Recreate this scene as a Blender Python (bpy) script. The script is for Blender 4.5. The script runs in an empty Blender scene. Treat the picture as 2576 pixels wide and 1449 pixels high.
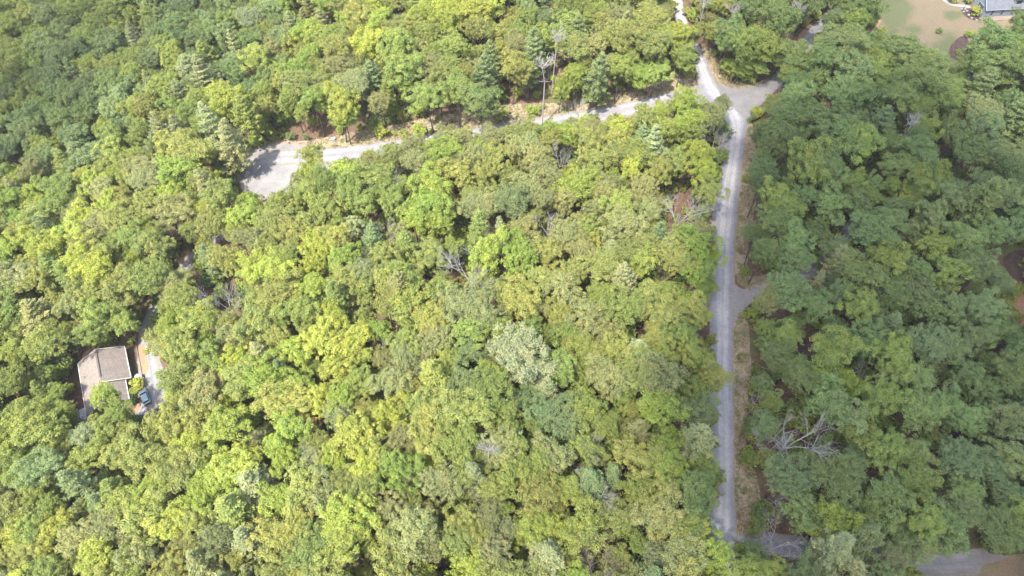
import bpy, bmesh, math, random
import numpy as np
from mathutils import Vector, Matrix, Euler
from mathutils.geometry import delaunay_2d_cdt

# ------------------------------------------------------------------ camera, sky, sun, exposure
SC = bpy.context.scene
COL = SC.collection
PITCH = math.radians(57.0)
CAMH = 145.0
cam_d = bpy.data.cameras.new('camera'); cam_d.lens = 24.0; cam_d.sensor_width = 36.0
cam_d.clip_start = 0.5; cam_d.clip_end = 6000
cam = bpy.data.objects.new('camera', cam_d); COL.objects.link(cam)
cam.location = (0, 0, CAMH); cam.rotation_euler = (math.pi/2 - PITCH, 0, 0)
SC.camera = cam

SUN_EL = math.radians(62); SUN_V = Vector((-0.64, -0.77, 0)).normalized() * math.cos(SUN_EL) + Vector((0, 0, math.sin(SUN_EL)))
w = bpy.data.worlds.new('World'); SC.world = w; w.use_nodes = True
nt = w.node_tree; bg = nt.nodes['Background']
sky = nt.nodes.new('ShaderNodeTexSky'); sky.sky_type = 'NISHITA'; sky.sun_disc = False
sky.sun_elevation = SUN_EL; sky.sun_rotation = math.atan2(SUN_V.x, SUN_V.y)
sky.air_density = 1.0; sky.dust_density = 2.5; sky.ozone_density = 1.0
nt.links.new(sky.outputs[0], bg.inputs[0]); bg.inputs[1].default_value = 0.15
sd = bpy.data.lights.new('sun', 'SUN'); sd.energy = 3.0; sd.angle = math.radians(0.6); sd.color = (1.0, 0.945, 0.84)
sun = bpy.data.objects.new('sun', sd); COL.objects.link(sun)
sun.rotation_euler = SUN_V.to_track_quat('Z', 'Y').to_euler(); sun.location = SUN_V * 300
SC.view_settings.view_transform = 'Standard'; SC.view_settings.look = 'None'
SC.view_settings.gamma = 1.0; SC.view_settings.use_curve_mapping = False
SC.view_settings.exposure = 1.95
SC.cycles.max_bounces = 6; SC.cycles.diffuse_bounces = 3; SC.cycles.transmission_bounces = 3
SC.cycles.transparent_max_bounces = 12; SC.cycles.glossy_bounces = 2
SC.cycles.use_adaptive_sampling = True; SC.cycles.adaptive_threshold = 0.02

R = random.Random(7)
NP = np.random.default_rng(11)

# ------------------------------------------------------------------ terrain and pixel <-> place (photo measured 2576 x 1449)
PW, PH = 2576.0, 1449.0
FP = PW / 2 / 0.75
def smooth(t):
    t = np.clip(t, 0, 1); return t*t*(3-2*t)
def T(x, y):
    x = np.asarray(x, float); y = np.asarray(y, float)
    z = -13.0*smooth((-x-15)/125.0) - 6.0*smooth((-x-150)/200) - 2.5*smooth((x-70)/90)
    z = z + 1.3*np.sin(x/33.0+0.7)*np.cos(y/38.0-0.4) + 0.8*np.sin(y/27.0+x/60.0)
    return z
def Tz(x, y): return float(T(x, y))
SP, CP = math.sin(PITCH), math.cos(PITCH)
def ray(px, py):
    u = (px-PW/2)/FP; v = (PH/2-py)/FP
    return (u, CP+v*SP, -SP+v*CP)
def U(px, py, h=0.0):
    """place seen at photo pixel, h metres above the ground"""
    dx, dy, dz = ray(px, py)
    z = 0.0
    for _ in range(25):
        t = (CAMH-(z+h))/(-dz)
        x, y = dx*t, dy*t
        z = 0.5*z+0.5*Tz(x, y)
    return Vector((x, y, z+h))
def UZ(px, py, z):
    dx, dy, dz = ray(px, py); t = (CAMH-z)/(-dz)
    return Vector((dx*t, dy*t, z))
def PX(x, y, z):
    """numpy projection to photo pixels"""
    zz = np.asarray(z)-CAMH
    d = y*CP - zz*SP
    v = (y*SP + zz*CP)/d
    return PW/2 + FP*x/d, PH/2 - FP*v, d

# ------------------------------------------------------------------ materials
def new_mat(name):
    m = bpy.data.materials.new(name); m.use_nodes = True
    n = m.node_tree; n.nodes.clear()
    out = n.nodes.new('ShaderNodeOutputMaterial')
    return m, n, out
def N(n, t, **kw):
    x = n.nodes.new(t)
    for k, v in kw.items(): setattr(x, k, v)
    return x
def ramp(n, fac, stops, interp='LINEAR'):
    r = n.nodes.new('ShaderNodeValToRGB'); r.color_ramp.interpolation = interp
    els = r.color_ramp.elements
    while len(els) > 1: els.remove(els[-1])
    els[0].position = stops[0][0]; els[0].color = (*stops[0][1], 1)
    for p, c in stops[1:]:
        e = els.new(p); e.color = (*c, 1)
    n.links.new(fac, r.inputs[0]); return r.outputs[0]
def noise(n, scale, detail=4, rough=0.6, coord=None, vec=None):
    t = n.nodes.new('ShaderNodeTexNoise'); t.inputs['Scale'].default_value = scale
    t.inputs['Detail'].default_value = detail; t.inputs['Roughness'].default_value = rough
    if vec is not None: n.links.new(vec, t.inputs['Vector'])
    return t.outputs['Fac']
def objco(n):
    return n.nodes.new('ShaderNodeTexCoord').outputs['Object']
def mixc(n, fac, a, b, bt='MIX'):
    m = n.nodes.new('ShaderNodeMix'); m.data_type = 'RGBA'; m.blend_type = bt
    def put(sock, v):
        if isinstance(v, (tuple, list)): sock.default_value = (*v, 1)
        elif isinstance(v, (int, float)): sock.default_value = v
        else: n.links.new(v, sock)
    put(m.inputs[0], fac); put(m.inputs[6], a); put(m.inputs[7], b)
    return m.outputs[2]
def math_n(n, op, a, b=None):
    m = n.nodes.new('ShaderNodeMath'); m.operation = op
    for i, v in enumerate((a, b)):
        if v is None: continue
        if isinstance(v, (int, float)): m.inputs[i].default_value = v
        else: n.links.new(v, m.inputs[i])
    return m.outputs[0]
def bsdf(n, out, col, rough=0.9, bump=None, strength=0.3, dist=0.1, metal=0.0, spec=0.3):
    b = n.nodes.new('ShaderNodeBsdfPrincipled')
    if isinstance(col, (tuple, list)): b.inputs['Base Color'].default_value = (*col, 1)
    else: n.links.new(col, b.inputs['Base Color'])
    b.inputs['Roughness'].default_value = rough; b.inputs['Metallic'].default_value = metal
    b.inputs['Specular IOR Level'].default_value = spec
    if bump is not None:
        bp = n.nodes.new('ShaderNodeBump'); bp.inputs['Strength'].default_value = strength; bp.inputs['Distance'].default_value = dist
        n.links.new(bump, bp.inputs['Height']); n.links.new(bp.outputs[0], b.inputs['Normal'])
    n.links.new(b.outputs[0], out.inputs[0]); return b

def mat_plain(name, col, rough=0.8, var=0.15, scale=3.0, metal=0.0, spec=0.3):
    m, n, o = new_mat(name); c = objco(n); f = noise(n, scale, 5, 0.65, vec=c)
    lo = tuple(max(0, v*(1-var)) for v in col); hi = tuple(min(1, v*(1+var)) for v in col)
    bsdf(n, o, ramp(n, f, [(0.3, lo), (0.7, hi)]), rough, f, 0.2, 0.02, metal, spec); return m

def mat_leaf(name, transl=0.30, hue=0.0, sat=1.0):
    m, n, o = new_mat(name)
    a = N(n, 'ShaderNodeAttribute', attribute_type='INSTANCER', attribute_name='tint')
    v = N(n, 'ShaderNodeAttribute', attribute_type='GEOMETRY', attribute_name='leafvar')
    c = objco(n)
    f = noise(n, 0.55, 3, 0.6, vec=c)
    # leaf colour differs from spray to spray: a little yellower, a little greener
    c1 = mixc(n, 1.0, a.outputs['Color'], ramp(n, v.outputs['Fac'], [(0.0, (0.74, 0.82, 0.84)), (0.5, (1, 1, 1)), (1.0, (1.30, 1.20, 1.06))]), 'MULTIPLY')
    c2 = mixc(n, 1.0, c1, ramp(n, f, [(0.3, (0.84, 0.92, 0.95)), (0.7, (1.16, 1.08, 1.0))]), 'MULTIPLY')
    d = N(n, 'ShaderNodeBsdfDiffuse'); n.links.new(c2, d.inputs[0])
    t = N(n, 'ShaderNodeBsdfTranslucent'); n.links.new(mixc(n, 1.0, c2, (1.2*transl, 1.2*transl, 0.5*transl), 'MULTIPLY'), t.inputs[0])
    mx = N(n, 'ShaderNodeAddShader'); n.links.new(d.outputs[0], mx.inputs[0]); n.links.new(t.outputs[0], mx.inputs[1])
    g = N(n, 'ShaderNodeBsdfGlossy'); g.inputs['Roughness'].default_value = 0.55; g.inputs[0].default_value = (0.8, 0.85, 0.9, 1)
    m2 = N(n, 'ShaderNodeMixShader'); m2.inputs[0].default_value = 0.02
    n.links.new(mx.outputs[0], m2.inputs[1]); n.links.new(g.outputs[0], m2.inputs[2])
    n.links.new(m2.outputs[0], o.inputs[0]); return m

M = {}
M['leaf'] = mat_leaf('broad_leaves', 0.7)
M['needle'] = mat_leaf('pine_needles', 0.35)
M['bark'] = mat_plain('bark', (0.10, 0.082, 0.068), 0.95, 0.4, 2.0)
M['dead'] = mat_plain('bleached_wood', (0.29, 0.27, 0.25), 0.85, 0.25, 2.5)
M['twig'] = mat_plain('reddish_dead_twigs', (0.17, 0.13, 0.11), 0.9, 0.3, 3)

def mat_ground():
    m, n, o = new_mat('forest_floor'); c = objco(n)
    f1 = noise(n, 0.9, 8, 0.75, vec=c); f2 = noise(n, 0.07, 4, 0.6, vec=c); f3 = noise(n, 4.0, 6, 0.7, vec=c)
    a = ramp(n, f1, [(0.25, (0.05, 0.034, 0.024)), (0.5, (0.11, 0.07, 0.046)), (0.75, (0.19, 0.12, 0.078))])
    b = ramp(n, f3, [(0.3, (0.05, 0.055, 0.022)), (0.7, (0.13, 0.14, 0.05))])
    mk = ramp(n, f2, [(0.50, (0, 0, 0)), (0.62, (1, 1, 1))])
    bsdf(n, o, mixc(n, mk, a, b), 1.0, f1, 0.6, 0.15); return m
M['floor'] = mat_ground()
def mat_gravel(name, track=None, base=(0.40, 0.40, 0.43), warm=0.0):
    m, n, o = new_mat(name); c = objco(n)
    fine = noise(n, 6.0, 6, 0.8, vec=c); big = noise(n, 0.22, 5, 0.6, vec=c)
    dk = tuple(v*0.74 for v in base); lt = tuple(min(0.8, v*1.22) for v in base)
    stn = noise(n, 1.3, 7, 0.8, vec=c); col = mixc(n, 1.0, ramp(n, fine, [(0.25, dk), (0.5, base), (0.8, lt)]), ramp(n, stn, [(0.3, (.80, .80, .81)), (0.7, (1.16, 1.15, 1.13))]), 'MULTIPLY')
    col = mixc(n, 1.0, col, ramp(n, big, [(0.3, (0.80, 0.80, 0.82)), (0.7, (1.14, 1.12, 1.08))]), 'MULTIPLY')
    if not track:
        wv = noise(n, 0.35, 7, 0.7, vec=c); col = mixc(n, ramp(n, wv, [(0.54, (0, 0, 0)), (0.68, (.75, .75, .75))]), col, (base[0]*1.05, base[1]*.86, base[2]*.70))
    if track:
        uv = N(n, 'ShaderNodeUVMap'); uv.uv_map = 'along'
        sx = N(n, 'ShaderNodeSeparateXYZ'); n.links.new(uv.outputs[0], sx.inputs[0])
        mp = N(n, 'ShaderNodeCombineXYZ')
        n.links.new(math_n(n, 'MULTIPLY', sx.outputs[0], 9.0), mp.inputs[0]); n.links.new(math_n(n, 'MULTIPLY', sx.outputs[1], 0.035), mp.inputs[1])
        streak = noise(n, 1.6, 5, 0.7, vec=mp.outputs[0])
        tr = ramp(n, sx.outputs[0], track)
        col = mixc(n, 1.0, col, tr, 'MULTIPLY')
        e_ = math_n(n, 'ABSOLUTE', math_n(n, 'SUBTRACT', sx.outputs[0], 0.5))
        e_ = math_n(n, 'ADD', e_, math_n(n, 'MULTIPLY', math_n(n, 'SUBTRACT', noise(n, 0.55, 6, 0.75, vec=c), 0.5), 0.42))
        col = mixc(n, ramp(n, e_, [(0.41, (0, 0, 0)), (0.50, (1, 1, 1))]), col, ramp(n, fine, [(0.3, (0.13, 0.12, 0.06)), (0.7, (0.28, 0.22, 0.145))]))
        col = mixc(n, 1.0, col, ramp(n, streak, [(0.3, (0.80, 0.82, 0.86)), (0.7, (1.16, 1.15, 1.13))]), 'MULTIPLY')
    bsdf(n, o, col, 0.95, fine, 0.5, 0.04); return m
TR = [(0.0, (0.80, 0.80, 0.80)), (0.10, (0.82, 0.83, 0.88)), (0.27, (0.86, 0.88, 0.94)), (0.36, (1.22, 1.21, 1.19)), (0.47, (1.22, 1.21, 1.20)), (0.53, (1.06, 1.06, 1.08)),
      (0.62, (1.30, 1.29, 1.27)), (0.73, (1.22, 1.21, 1.19)), (0.80, (0.86, 0.88, 0.94)), (0.92, (0.80, 0.81, 0.86)), (1.0, (0.75, 0.73, 0.70))]
TR2 = [(0.0, (0.8, 0.8, 0.8)), (0.25, (1.15, 1.15, 1.13)), (0.5, (0.88, 0.89, 0.93)), (0.72, (1.15, 1.15, 1.13)), (1.0, (0.82, 0.8, 0.78))]
M['road'] = mat_gravel('gravel_main_road', TR, (0.275, 0.272, 0.280))
M['side'] = mat_gravel('gravel_side_road', TR2, (0.215, 0.213, 0.220))
M['pad'] = mat_gravel('gravel_pad', None, (0.205, 0.202, 0.204))
M['warmpad'] = mat_gravel('tan_gravel', None, (0.235, 0.190, 0.155))
def mat_patchy(name, cols, s1=0.25, s2=2.5, mk=(0.45, 0.58)):
    m, n, o = new_mat(name); c = objco(n)
    f1 = noise(n, s1, 5, 0.65, vec=c); f2 = noise(n, s2, 7, 0.75, vec=c)
    a = ramp(n, f2, [(0.25, tuple(v*0.65 for v in cols[0])), (0.75, tuple(v*1.25 for v in cols[0]))])
    b = ramp(n, f2, [(0.25, tuple(v*0.65 for v in cols[1])), (0.75, tuple(v*1.25 for v in cols[1]))])
    k = ramp(n, f1, [(mk[0], (0, 0, 0)), (mk[1], (1, 1, 1))])
    bsdf(n, o, mixc(n, k, a, b), 1.0, f2, 0.6, 0.1); return m
def mat_verge():
    m, n, o = new_mat('dry_verge'); c = objco(n)
    f1 = noise(n, 0.45, 6, 0.7, vec=c); f2 = noise(n, 2.2, 8, 0.85, vec=c); f3 = noise(n, 0.2, 5, 0.7, vec=c)
    a = ramp(n, f2, [(0.25, (.13, .10, .07)), (0.5, (.29, .235, .165)), (0.75, (.44, .38, .29))])
    b = ramp(n, f2, [(0.25, (.06, .07, .03)), (0.75, (.17, .175, .07))])
    d = ramp(n, f2, [(0.25, (.08, .06, .045)), (0.75, (.21, .15, .105))])
    k = mixc(n, ramp(n, f1, [(0.44, (0, 0, 0)), (0.60, (1, 1, 1))]), a, b)
    bsdf(n, o, mixc(n, ramp(n, f3, [(0.50, (0, 0, 0)), (0.60, (.85, .85, .85))]), k, d), 1.0, f2, 0.8, 0.2); return m
M['verge'] = mat_verge()
M['lawn'] = mat_patchy('dry_lawn', [(0.145, 0.13, 0.066), (0.215, 0.168, 0.11)], 0.085, 2.2, (0.36, 0.50))
def mat_lawn():
    m, n, o = new_mat('mixed_lawn'); c = objco(n); g = N(n, 'ShaderNodeAttribute', attribute_name='green')
    f1 = noise(n, 0.16, 6, 0.7, vec=c); f2 = noise(n, 2.4, 7, 0.8, vec=c); f3 = noise(n, 0.5, 4, 0.6, vec=c)
    dry = ramp(n, f2, [(0.25, (.085, .064, .043)), (0.75, (.245, .185, .128))]); dry = mixc(n, ramp(n, f3, [(.4, (0, 0, 0)), (.7, (.7, .7, .7))]), dry, (.16, .15, .075))
    gr = ramp(n, f2, [(0.25, (.05, .07, .032)), (0.75, (.125, .135, .062))])
    k = math_n(n, 'ADD', g.outputs['Fac'], math_n(n, 'MULTIPLY', math_n(n, 'SUBTRACT', f1, 0.5), 1.5))
    bsdf(n, o, mixc(n, ramp(n, k, [(0.25, (0, 0, 0)), (0.75, (.9, .9, .9))]), dry, gr), 1.0, f2, 0.6, 0.1); return m
M['lawnmix'] = mat_lawn()
M['greenlawn'] = mat_patchy('green_lawn', [(0.062, 0.085, 0.036), (0.10, 0.105, 0.05)], 0.3)
M['mulch'] = mat_patchy('dark_mulch', [(0.055, 0.036, 0.033), (0.085, 0.057, 0.05)], 0.8, 3)
M['soil'] = mat_patchy('orange_soil', [(0.34, 0.185, 0.11), (0.26, 0.165, 0.11)], 0.6, 3)
M['grassblade'] = mat_plain('dry_grass_blades', (0.30, 0.24, 0.12), 1, 0.4, 0.4)
M['stone'] = mat_plain('pale_stone', (0.26, 0.26, 0.26), 0.9, 0.2, 2)
M['rock'] = mat_plain('grey_rock', (0.26, 0.24, 0.24), 0.95, 0.3, 3)
M['white'] = mat_plain('white_paint', (0.42, 0.41, 0.39), 0.6, 0.05, 2)
M['siding'] = mat_plain('blue_grey_siding', (0.19, 0.22, 0.255), 0.7, 0.06, 2)
M['trimblue'] = mat_plain('pale_blue_trim', (0.27, 0.31, 0.36), 0.6, 0.05, 2)
M['concrete'] = mat_plain('concrete', (0.21, 0.185, 0.165), 0.9, 0.1, 1)
M['wood'] = mat_plain('brown_deck_wood', (0.20, 0.135, 0.095), 0.85, 0.3, 3)
M['deck'] = mat_plain('weathered_deck_wood', (0.17, 0.15, 0.125), 0.9, 0.25, 3)
M['wallbeige'] = mat_plain('beige_siding', (0.46, 0.37, 0.29), 0.8, 0.06, 2)
M['dark'] = mat_plain('dark_metal', (0.03, 0.035, 0.045), 0.5, 0.1, 2)
M['vent'] = mat_plain('dark_ridge_vent', (0.10, 0.085, 0.075), 0.9, 0.1, 2)
M['utility'] = mat_plain('green_grey_utility_metal', (0.30, 0.34, 0.35), 0.6, 0.1, 2)
def mat_glass():
    m, n, o = new_mat('window_glass'); c = objco(n); f = noise(n, 1.2, 2, 0.5, vec=c)
    bsdf(n, o, ramp(n, f, [(0.3, (0.012, 0.015, 0.02)), (0.7, (0.04, 0.045, 0.05))]), 0.08, spec=0.6); return m
M['glass'] = mat_glass()
def mat_shingle(name, col):
    m, n, o = new_mat(name); uv = N(n, 'ShaderNodeUVMap'); uv.uv_map = 'along'
    sx = N(n, 'ShaderNodeSeparateXYZ'); n.links.new(uv.outputs[0], sx.inputs[0])
    br = N(n, 'ShaderNodeTexBrick'); n.links.new(uv.outputs[0], br.inputs[0]); br.inputs['Scale'].default_value = 1.0
    br.inputs['Brick Width'].default_value = 0.55; br.inputs['Row Height'].default_value = 0.22; br.inputs['Mortar Size'].default_value = 0.012
    br.inputs['Color1'].default_value = (*[v*0.86 for v in col], 1); br.inputs['Color2'].default_value = (*[v*1.12 for v in col], 1)
    br.inputs['Mortar'].default_value = (*[v*0.55 for v in col], 1)
    c = objco(n); f = noise(n, 0.5, 6, 0.7, vec=c)
    mp = N(n, 'ShaderNodeCombineXYZ'); n.links.new(math_n(n, 'MULTIPLY', sx.outputs[0], 1.6), mp.inputs[0]); n.links.new(math_n(n, 'MULTIPLY', sx.outputs[1], 0.25), mp.inputs[1])
    s = noise(n, 1.5, 5, 0.7, vec=mp.outputs[0])
    k = mixc(n, 1.0, br.outputs[0], ramp(n, f, [(0.25, (0.84, 0.84, 0.84)), (0.7, (1.08, 1.07, 1.05))]), 'MULTIPLY')
    k = mixc(n, 1.0, k, ramp(n, s, [(0.25, (0.82, 0.80, 0.78)), (0.6, (1.06, 1.06, 1.06))]), 'MULTIPLY')
    bsdf(n, o, k, 0.95, br.outputs['Fac'], 0.3, 0.01); return m
M['shingle'] = mat_shingle('brown_grey_shingles', (0.205, 0.178, 0.162))
M['shingleblue'] = mat_shingle('blue_grey_shingles', (0.14, 0.15, 0.175))

# ------------------------------------------------------------------ mesh helpers
def tag(o, label=None, cat=None, group=None, kind=None):
    if label: o['label'] = label
    if cat: o['category'] = cat
    if group: o['group'] = group
    if kind: o['kind'] = kind
    return o
def link(name, me, parent=None, loc=None):
    o = bpy.data.objects.new(name, me); COL.objects.link(o)
    if parent: o.parent = parent
    if loc is not None: o.location = loc
    return o
def empty(name, loc, rz=0, sc=1.0):
    o = bpy.data.objects.new(name, None); COL.objects.link(o)
    o.location = loc; o.rotation_euler = (0, 0, rz); o.scale = (sc, sc, sc); o.empty_display_size = 0.5
    return o
def mesh_np(name, V, F, mats, smooth_=False, fv=None, mi=None):
    me = bpy.data.meshes.new(name)
    V = np.asarray(V, np.float32); F = np.asarray(F, np.int32); k = F.shape[1]
    me.vertices.add(len(V)); me.vertices.foreach_set('co', V.ravel())
    me.loops.add(F.size); me.loops.foreach_set('vertex_index', F.ravel())
    me.polygons.add(len(F)); me.polygons.foreach_set('loop_start', np.arange(0, F.size, k, dtype=np.int32))
    me.polygons.foreach_set('loop_total', np.full(len(F), k, np.int32))
    for m in mats: me.materials.append(m)
    if mi is not None: me.polygons.foreach_set('material_index', np.asarray(mi, np.int32))
    if smooth_: me.polygons.foreach_set('use_smooth', np.ones(len(F), bool))
    if fv is not None:
        a = me.attributes.new('leafvar', 'FLOAT', 'FACE'); a.data.foreach_set('value', np.asarray(fv, np.float32))
    me.update(calc_edges=True); me.validate(); return me
class MB:
    """collects boxes, bars and polygons; build() links them as one object"""
    def __init__(s): s.v = []; s.f = []; s.uv = []
    def poly(s, pts, uv=None):
        b = len(s.v); s.v += [tuple(p) for p in pts]; s.f.append(list(range(b, b+len(pts))))
        s.uv += list(uv) if uv else [(0, 0)]*len(pts); return s
    def prism(s, bot, top):
        n = len(bot); s.poly(list(reversed(bot))); s.poly(top)
        for i in range(n):
            j = (i+1) % n; s.poly([bot[i], bot[j], top[j], top[i]])
        return s
    def box(s, c, d, rz=0):
        c = Vector(c); q = Matrix.Rotation(rz, 3, 'Z'); hx, hy, hz = d[0]/2, d[1]/2, d[2]/2
        P = [c+q@Vector((x*hx, y*hy, z*hz)) for z in (-1, 1) for x, y in ((-1, -1), (1, -1), (1, 1), (-1, 1))]
        return s.prism(P[:4], P[4:])
    def bar(s, a, b, r0, r1=None, n=6):
        a, b = Vector(a), Vector(b); r1 = r0 if r1 is None else r1
        d = (b-a).normalized(); u = d.orthogonal().normalized(); w_ = d.cross(u)
        A = [a+(u*math.cos(t)+w_*math.sin(t))*r0 for t in [2*math.pi*i/n for i in range(n)]]
        B = [b+(u*math.cos(t)+w_*math.sin(t))*r1 for t in [2*math.pi*i/n for i in range(n)]]
        return s.prism(A, B)
    def mesh(s, name, mat):
        me = bpy.data.meshes.new(name); me.from_pydata(s.v, [], s.f)
        l = me.uv_layers.new(name='along')
        for i, lp in enumerate(me.loops): l.data[i].uv = s.uv[lp.vertex_index]
        for m in (mat if isinstance(mat, list) else [mat]): me.materials.append(m)
        me.update(); return me
    def build(s, name, mat, parent=None, loc=None): return link(name, s.mesh(name, mat), parent, loc)

# ------------------------------------------------------------------ ground
def build_ground():
    xs = np.concatenate([np.linspace(-1500, -300, 14)[:-1], np.arange(-300, 300.1, 2.5), np.linspace(300, 1500, 14)[1:]])
    ys = np.concatenate([np.linspace(-900, -40, 10)[:-1], np.arange(-40, 320.1, 2.5), np.linspace(320, 1800, 14)[1:]])
    X, Y = np.meshgrid(xs, ys); V = np.stack([X, Y, T(X, Y)], -1).reshape(-1, 3)
    nx, ny = len(xs), len(ys)
    i, j = np.meshgrid(np.arange(nx-1), np.arange(ny-1)); a = (j*nx+i).ravel()
    F = np.stack([a, a+1, a+nx+1, a+nx], -1)
    tag(link('ground', mesh_np('ground', V, F, [M['floor']], True)), kind='structure')
build_ground()

def resample(pts, step, closed=True):
    out = []; n = len(pts)
    for i in range(n if closed else n-1):
        a = Vector(pts[i][:2]); b = Vector(pts[(i+1) % n][:2]); k = max(1, int((b-a).length/step))
        out += [a.lerp(b, t/k) for t in range(k)]
    if not closed: out.append(Vector(pts[-1][:2]))
    return out
def smooth_poly(pts, closed=True, it=2):
    p = [Vector(q[:2]) for q in pts]
    for _ in range(it):
        q = []; n = len(p)
        for i in range(n if closed else n-1):
            a, b = p[i], p[(i+1) % n]; q += [a.lerp(b, .25), a.lerp(b, .75)]
        if not closed: q = [p[0]]+q+[p[-1]]
        p = q
    return p
def inside(pt, poly):
    x, y = pt; c = False; n = len(poly); j = n-1
    for i in range(n):
        xi, yi = poly[i][0], poly[i][1]; xj, yj = poly[j][0], poly[j][1]
        if (yi > y) != (yj > y) and x < (xj-xi)*(y-yi)/(yj-yi)+xi: c = not c
        j = i
    return c
def area(name, pix, mat, zoff, kind='structure', jit=0.22, ground=None, sm=2):
    """a flush patch of ground from its outline (photo pixels), draped on the terrain"""
    g = ground if ground is not None else [U(*p) for p in pix]
    g = smooth_poly(g, True, sm) if sm else [Vector(p[:2]) for p in g]
    b = resample(g, 0.8)
    rr = random.Random(len(b)); b = [p+Vector((rr.uniform(-jit, jit), rr.uniform(-jit, jit))) for p in b]
    x0, x1 = min(p.x for p in b), max(p.x for p in b); y0, y1 = min(p.y for p in b), max(p.y for p in b)
    pts = list(b); nb = len(b)
    x = x0+1.1
    while x < x1:
        y = y0+1.1
        while y < y1:
            if inside((x, y), b): pts.append(Vector((x+0.01*rr.random(), y+0.01*rr.random())))
            y += 2.2
        x += 2.2
    r = delaunay_2d_cdt(pts, [], [list(range(nb))], 1, 1e-4)
    V = [(p.x, p.y, Tz(p.x, p.y)+zoff) for p in r[0]]
    me = bpy.data.meshes.new(name); me.from_pydata(V, [], [f for f in r[2]]); me.materials.append(mat)
    me.update()
    if me.polygons and sum(p.normal.z for p in me.polygons) < 0: me.flip_normals()
    o = link(name, me); tag(o, kind=kind); return o
def strip(name, L, Rr, mat, zoff, jit=0.12, pix=True, nc=10):
    """a road from its left and right edges"""
    if pix: L = [U(*p) for p in L]; Rr = [U(*p) for p in Rr]
    L = smooth_poly(L, False, 2); Rr = smooth_poly(Rr, False, 2)
    def arc(P, n):
        d = [0]
        for i in range(1, len(P)): d.append(d[-1]+(P[i]-P[i-1]).length)
        out = []
        for k in range(n+1):
            t = d[-1]*k/n; i = 1
            while i < len(d)-1 and d[i] < t: i += 1
            f = (t-d[i-1])/max(1e-6, d[i]-d[i-1]); out.append(P[i-1].lerp(P[i], min(1, f)))
        return out, d[-1]
    n = int(arc(L, 4)[1]/1.6); A, la = arc(L, n); B, _ = arc(Rr, n)
    V = []; UVs = []; F = []
    rr = random.Random(n)
    for k in range(n+1):
        a = A[k]+(A[k]-B[k]).normalized()*rr.uniform(-jit, jit*2); b = B[k]+(B[k]-A[k]).normalized()*rr.uniform(-jit, jit*2)
        for c in range(nc+1):
            p = a.lerp(b, c/nc); V.append((p.x, p.y, Tz(p.x, p.y)+zoff)); UVs.append((c/nc, la*k/n))
    for k in range(n):
        for c in range(nc):
            i = k*(nc+1)+c; F.append((i, i+1, i+nc+2, i+nc+1))
    me = bpy.data.meshes.new(name); me.from_pydata(V, [], F); me.materials.append(mat)
    l = me.uv_layers.new(name='along')
    for i, lp in enumerate(me.loops): l.data[i].uv = UVs[lp.vertex_index]
    me.update()
    if sum(p.normal.z for p in me.polygons) < 0: me.flip_normals()
    return tag(link(name, me), kind='structure')
def centre(pts, wid):
    """centre line in pixels -> ground edges wid metres apart"""
    g = [U(*p) for p in pts]; L = []; Q = []
    for i, p in enumerate(g):
        d = (g[min(i+1, len(g)-1)]-g[max(i-1, 0)]); n = Vector((-d.y, d.x, 0)).normalized()*wid/2
        L.append(p+n); Q.append(p-n)
    return L, Q

# verges first (lowest), then gravel
VERGE_W = [(688,345),(760,358),(835,343),(905,328),(1000,316),(1065,296),(1150,286),(1290,258),(1400,262),(1460,246),(1560,236),(1625,215),(1700,182),(1752,192),(1762,262),(1690,262),(1570,300),(1400,330),(1165,362),(1020,385),(912,405),(820,420),(690,420),(660,370)]
area('grass_verge', VERGE_W, M['verge'], 0.030)
VERGE_I = [(1758,118),(1790,118),(1806,150),(1822,185),(1850,200),(1900,212),(1955,188),(1962,200),(1900,235),(1830,240),(1790,230),(1765,170)]
area('grass_verge', VERGE_I, M['verge'], 0.030)
VERGE_E = [(1858,300),(1892,300),(1900,370),(1912,420),(1908,480),(1890,560),(1878,640),(1880,700),(1930,690),(1975,668),(1985,690),(1940,735),(1880,730),(1850,710),(1840,600),(1845,430)]
area('grass_verge', VERGE_E, M['verge'], 0.030)
VERGE_S = [(1835,790),(1880,790),(1885,850),(1892,930),(1880,1000),(1875,1100),(1885,1160),(1905,1200),(1915,1260),(1900,1310),(1880,1340),(1850,1390),(1880,1460),(1820,1460),(1830,1380),(1830,1200),(1830,950)]
area('grass_verge', VERGE_S, M['verge'], 0.030)
area('grass_verge', [(1770,540),(1800,540),(1795,600),(1795,640),(1790,720),(1796,800),(1770,800),(1755,740),(1690,760),(1680,735),(1740,705),(1770,650)], M['verge'], 0.030)
area('grass_verge', [(1700,1370),(1780,1330),(1800,1400),(1830,1480),(1690,1480)], M['verge'], 0.030)

strip('main_road', [(1686,-60),(1692,0),(1697,40),(1712,85),(1733,125),(1746,160),(1752,205),(1768,245),(1800,290),(1822,320),(1818,370),(1808,440),(1798,490),(1789,570),(1786,650),(1785,720),(1785,800),(1784,900),(1787,1000),(1790,1100),(1790,1230),(1782,1340),(1782,1500)],
      [(1712,-60),(1716,0),(1722,40),(1740,85),(1764,125),(1781,160),(1796,200),(1822,232),(1862,262),(1884,293),(1878,340),(1872,380),(1864,460),(1858,520),(1851,600),(1848,680),(1846,760),(1844,850),(1845,950),(1847,1050),(1848,1150),(1848,1250),(1852,1340),(1858,1500)], M['road'], 0.060)
wl, wr = centre([(590,425),(640,405),(700,395),(830,392),(912,383),(1020,367),(1165,345),(1275,328),(1400,308),(1570,279),(1680,252),(1745,238),(1790,235)], 6.4)
strip('west_road', wl, wr, M['side'], 0.050, pix=False)
area('turning_circle', [(640,372),(700,362),(760,366),(830,372),(850,400),(835,430),(780,470),(700,505),(640,502),(612,475),(600,440),(612,405)], M['pad'], 0.044)
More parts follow.
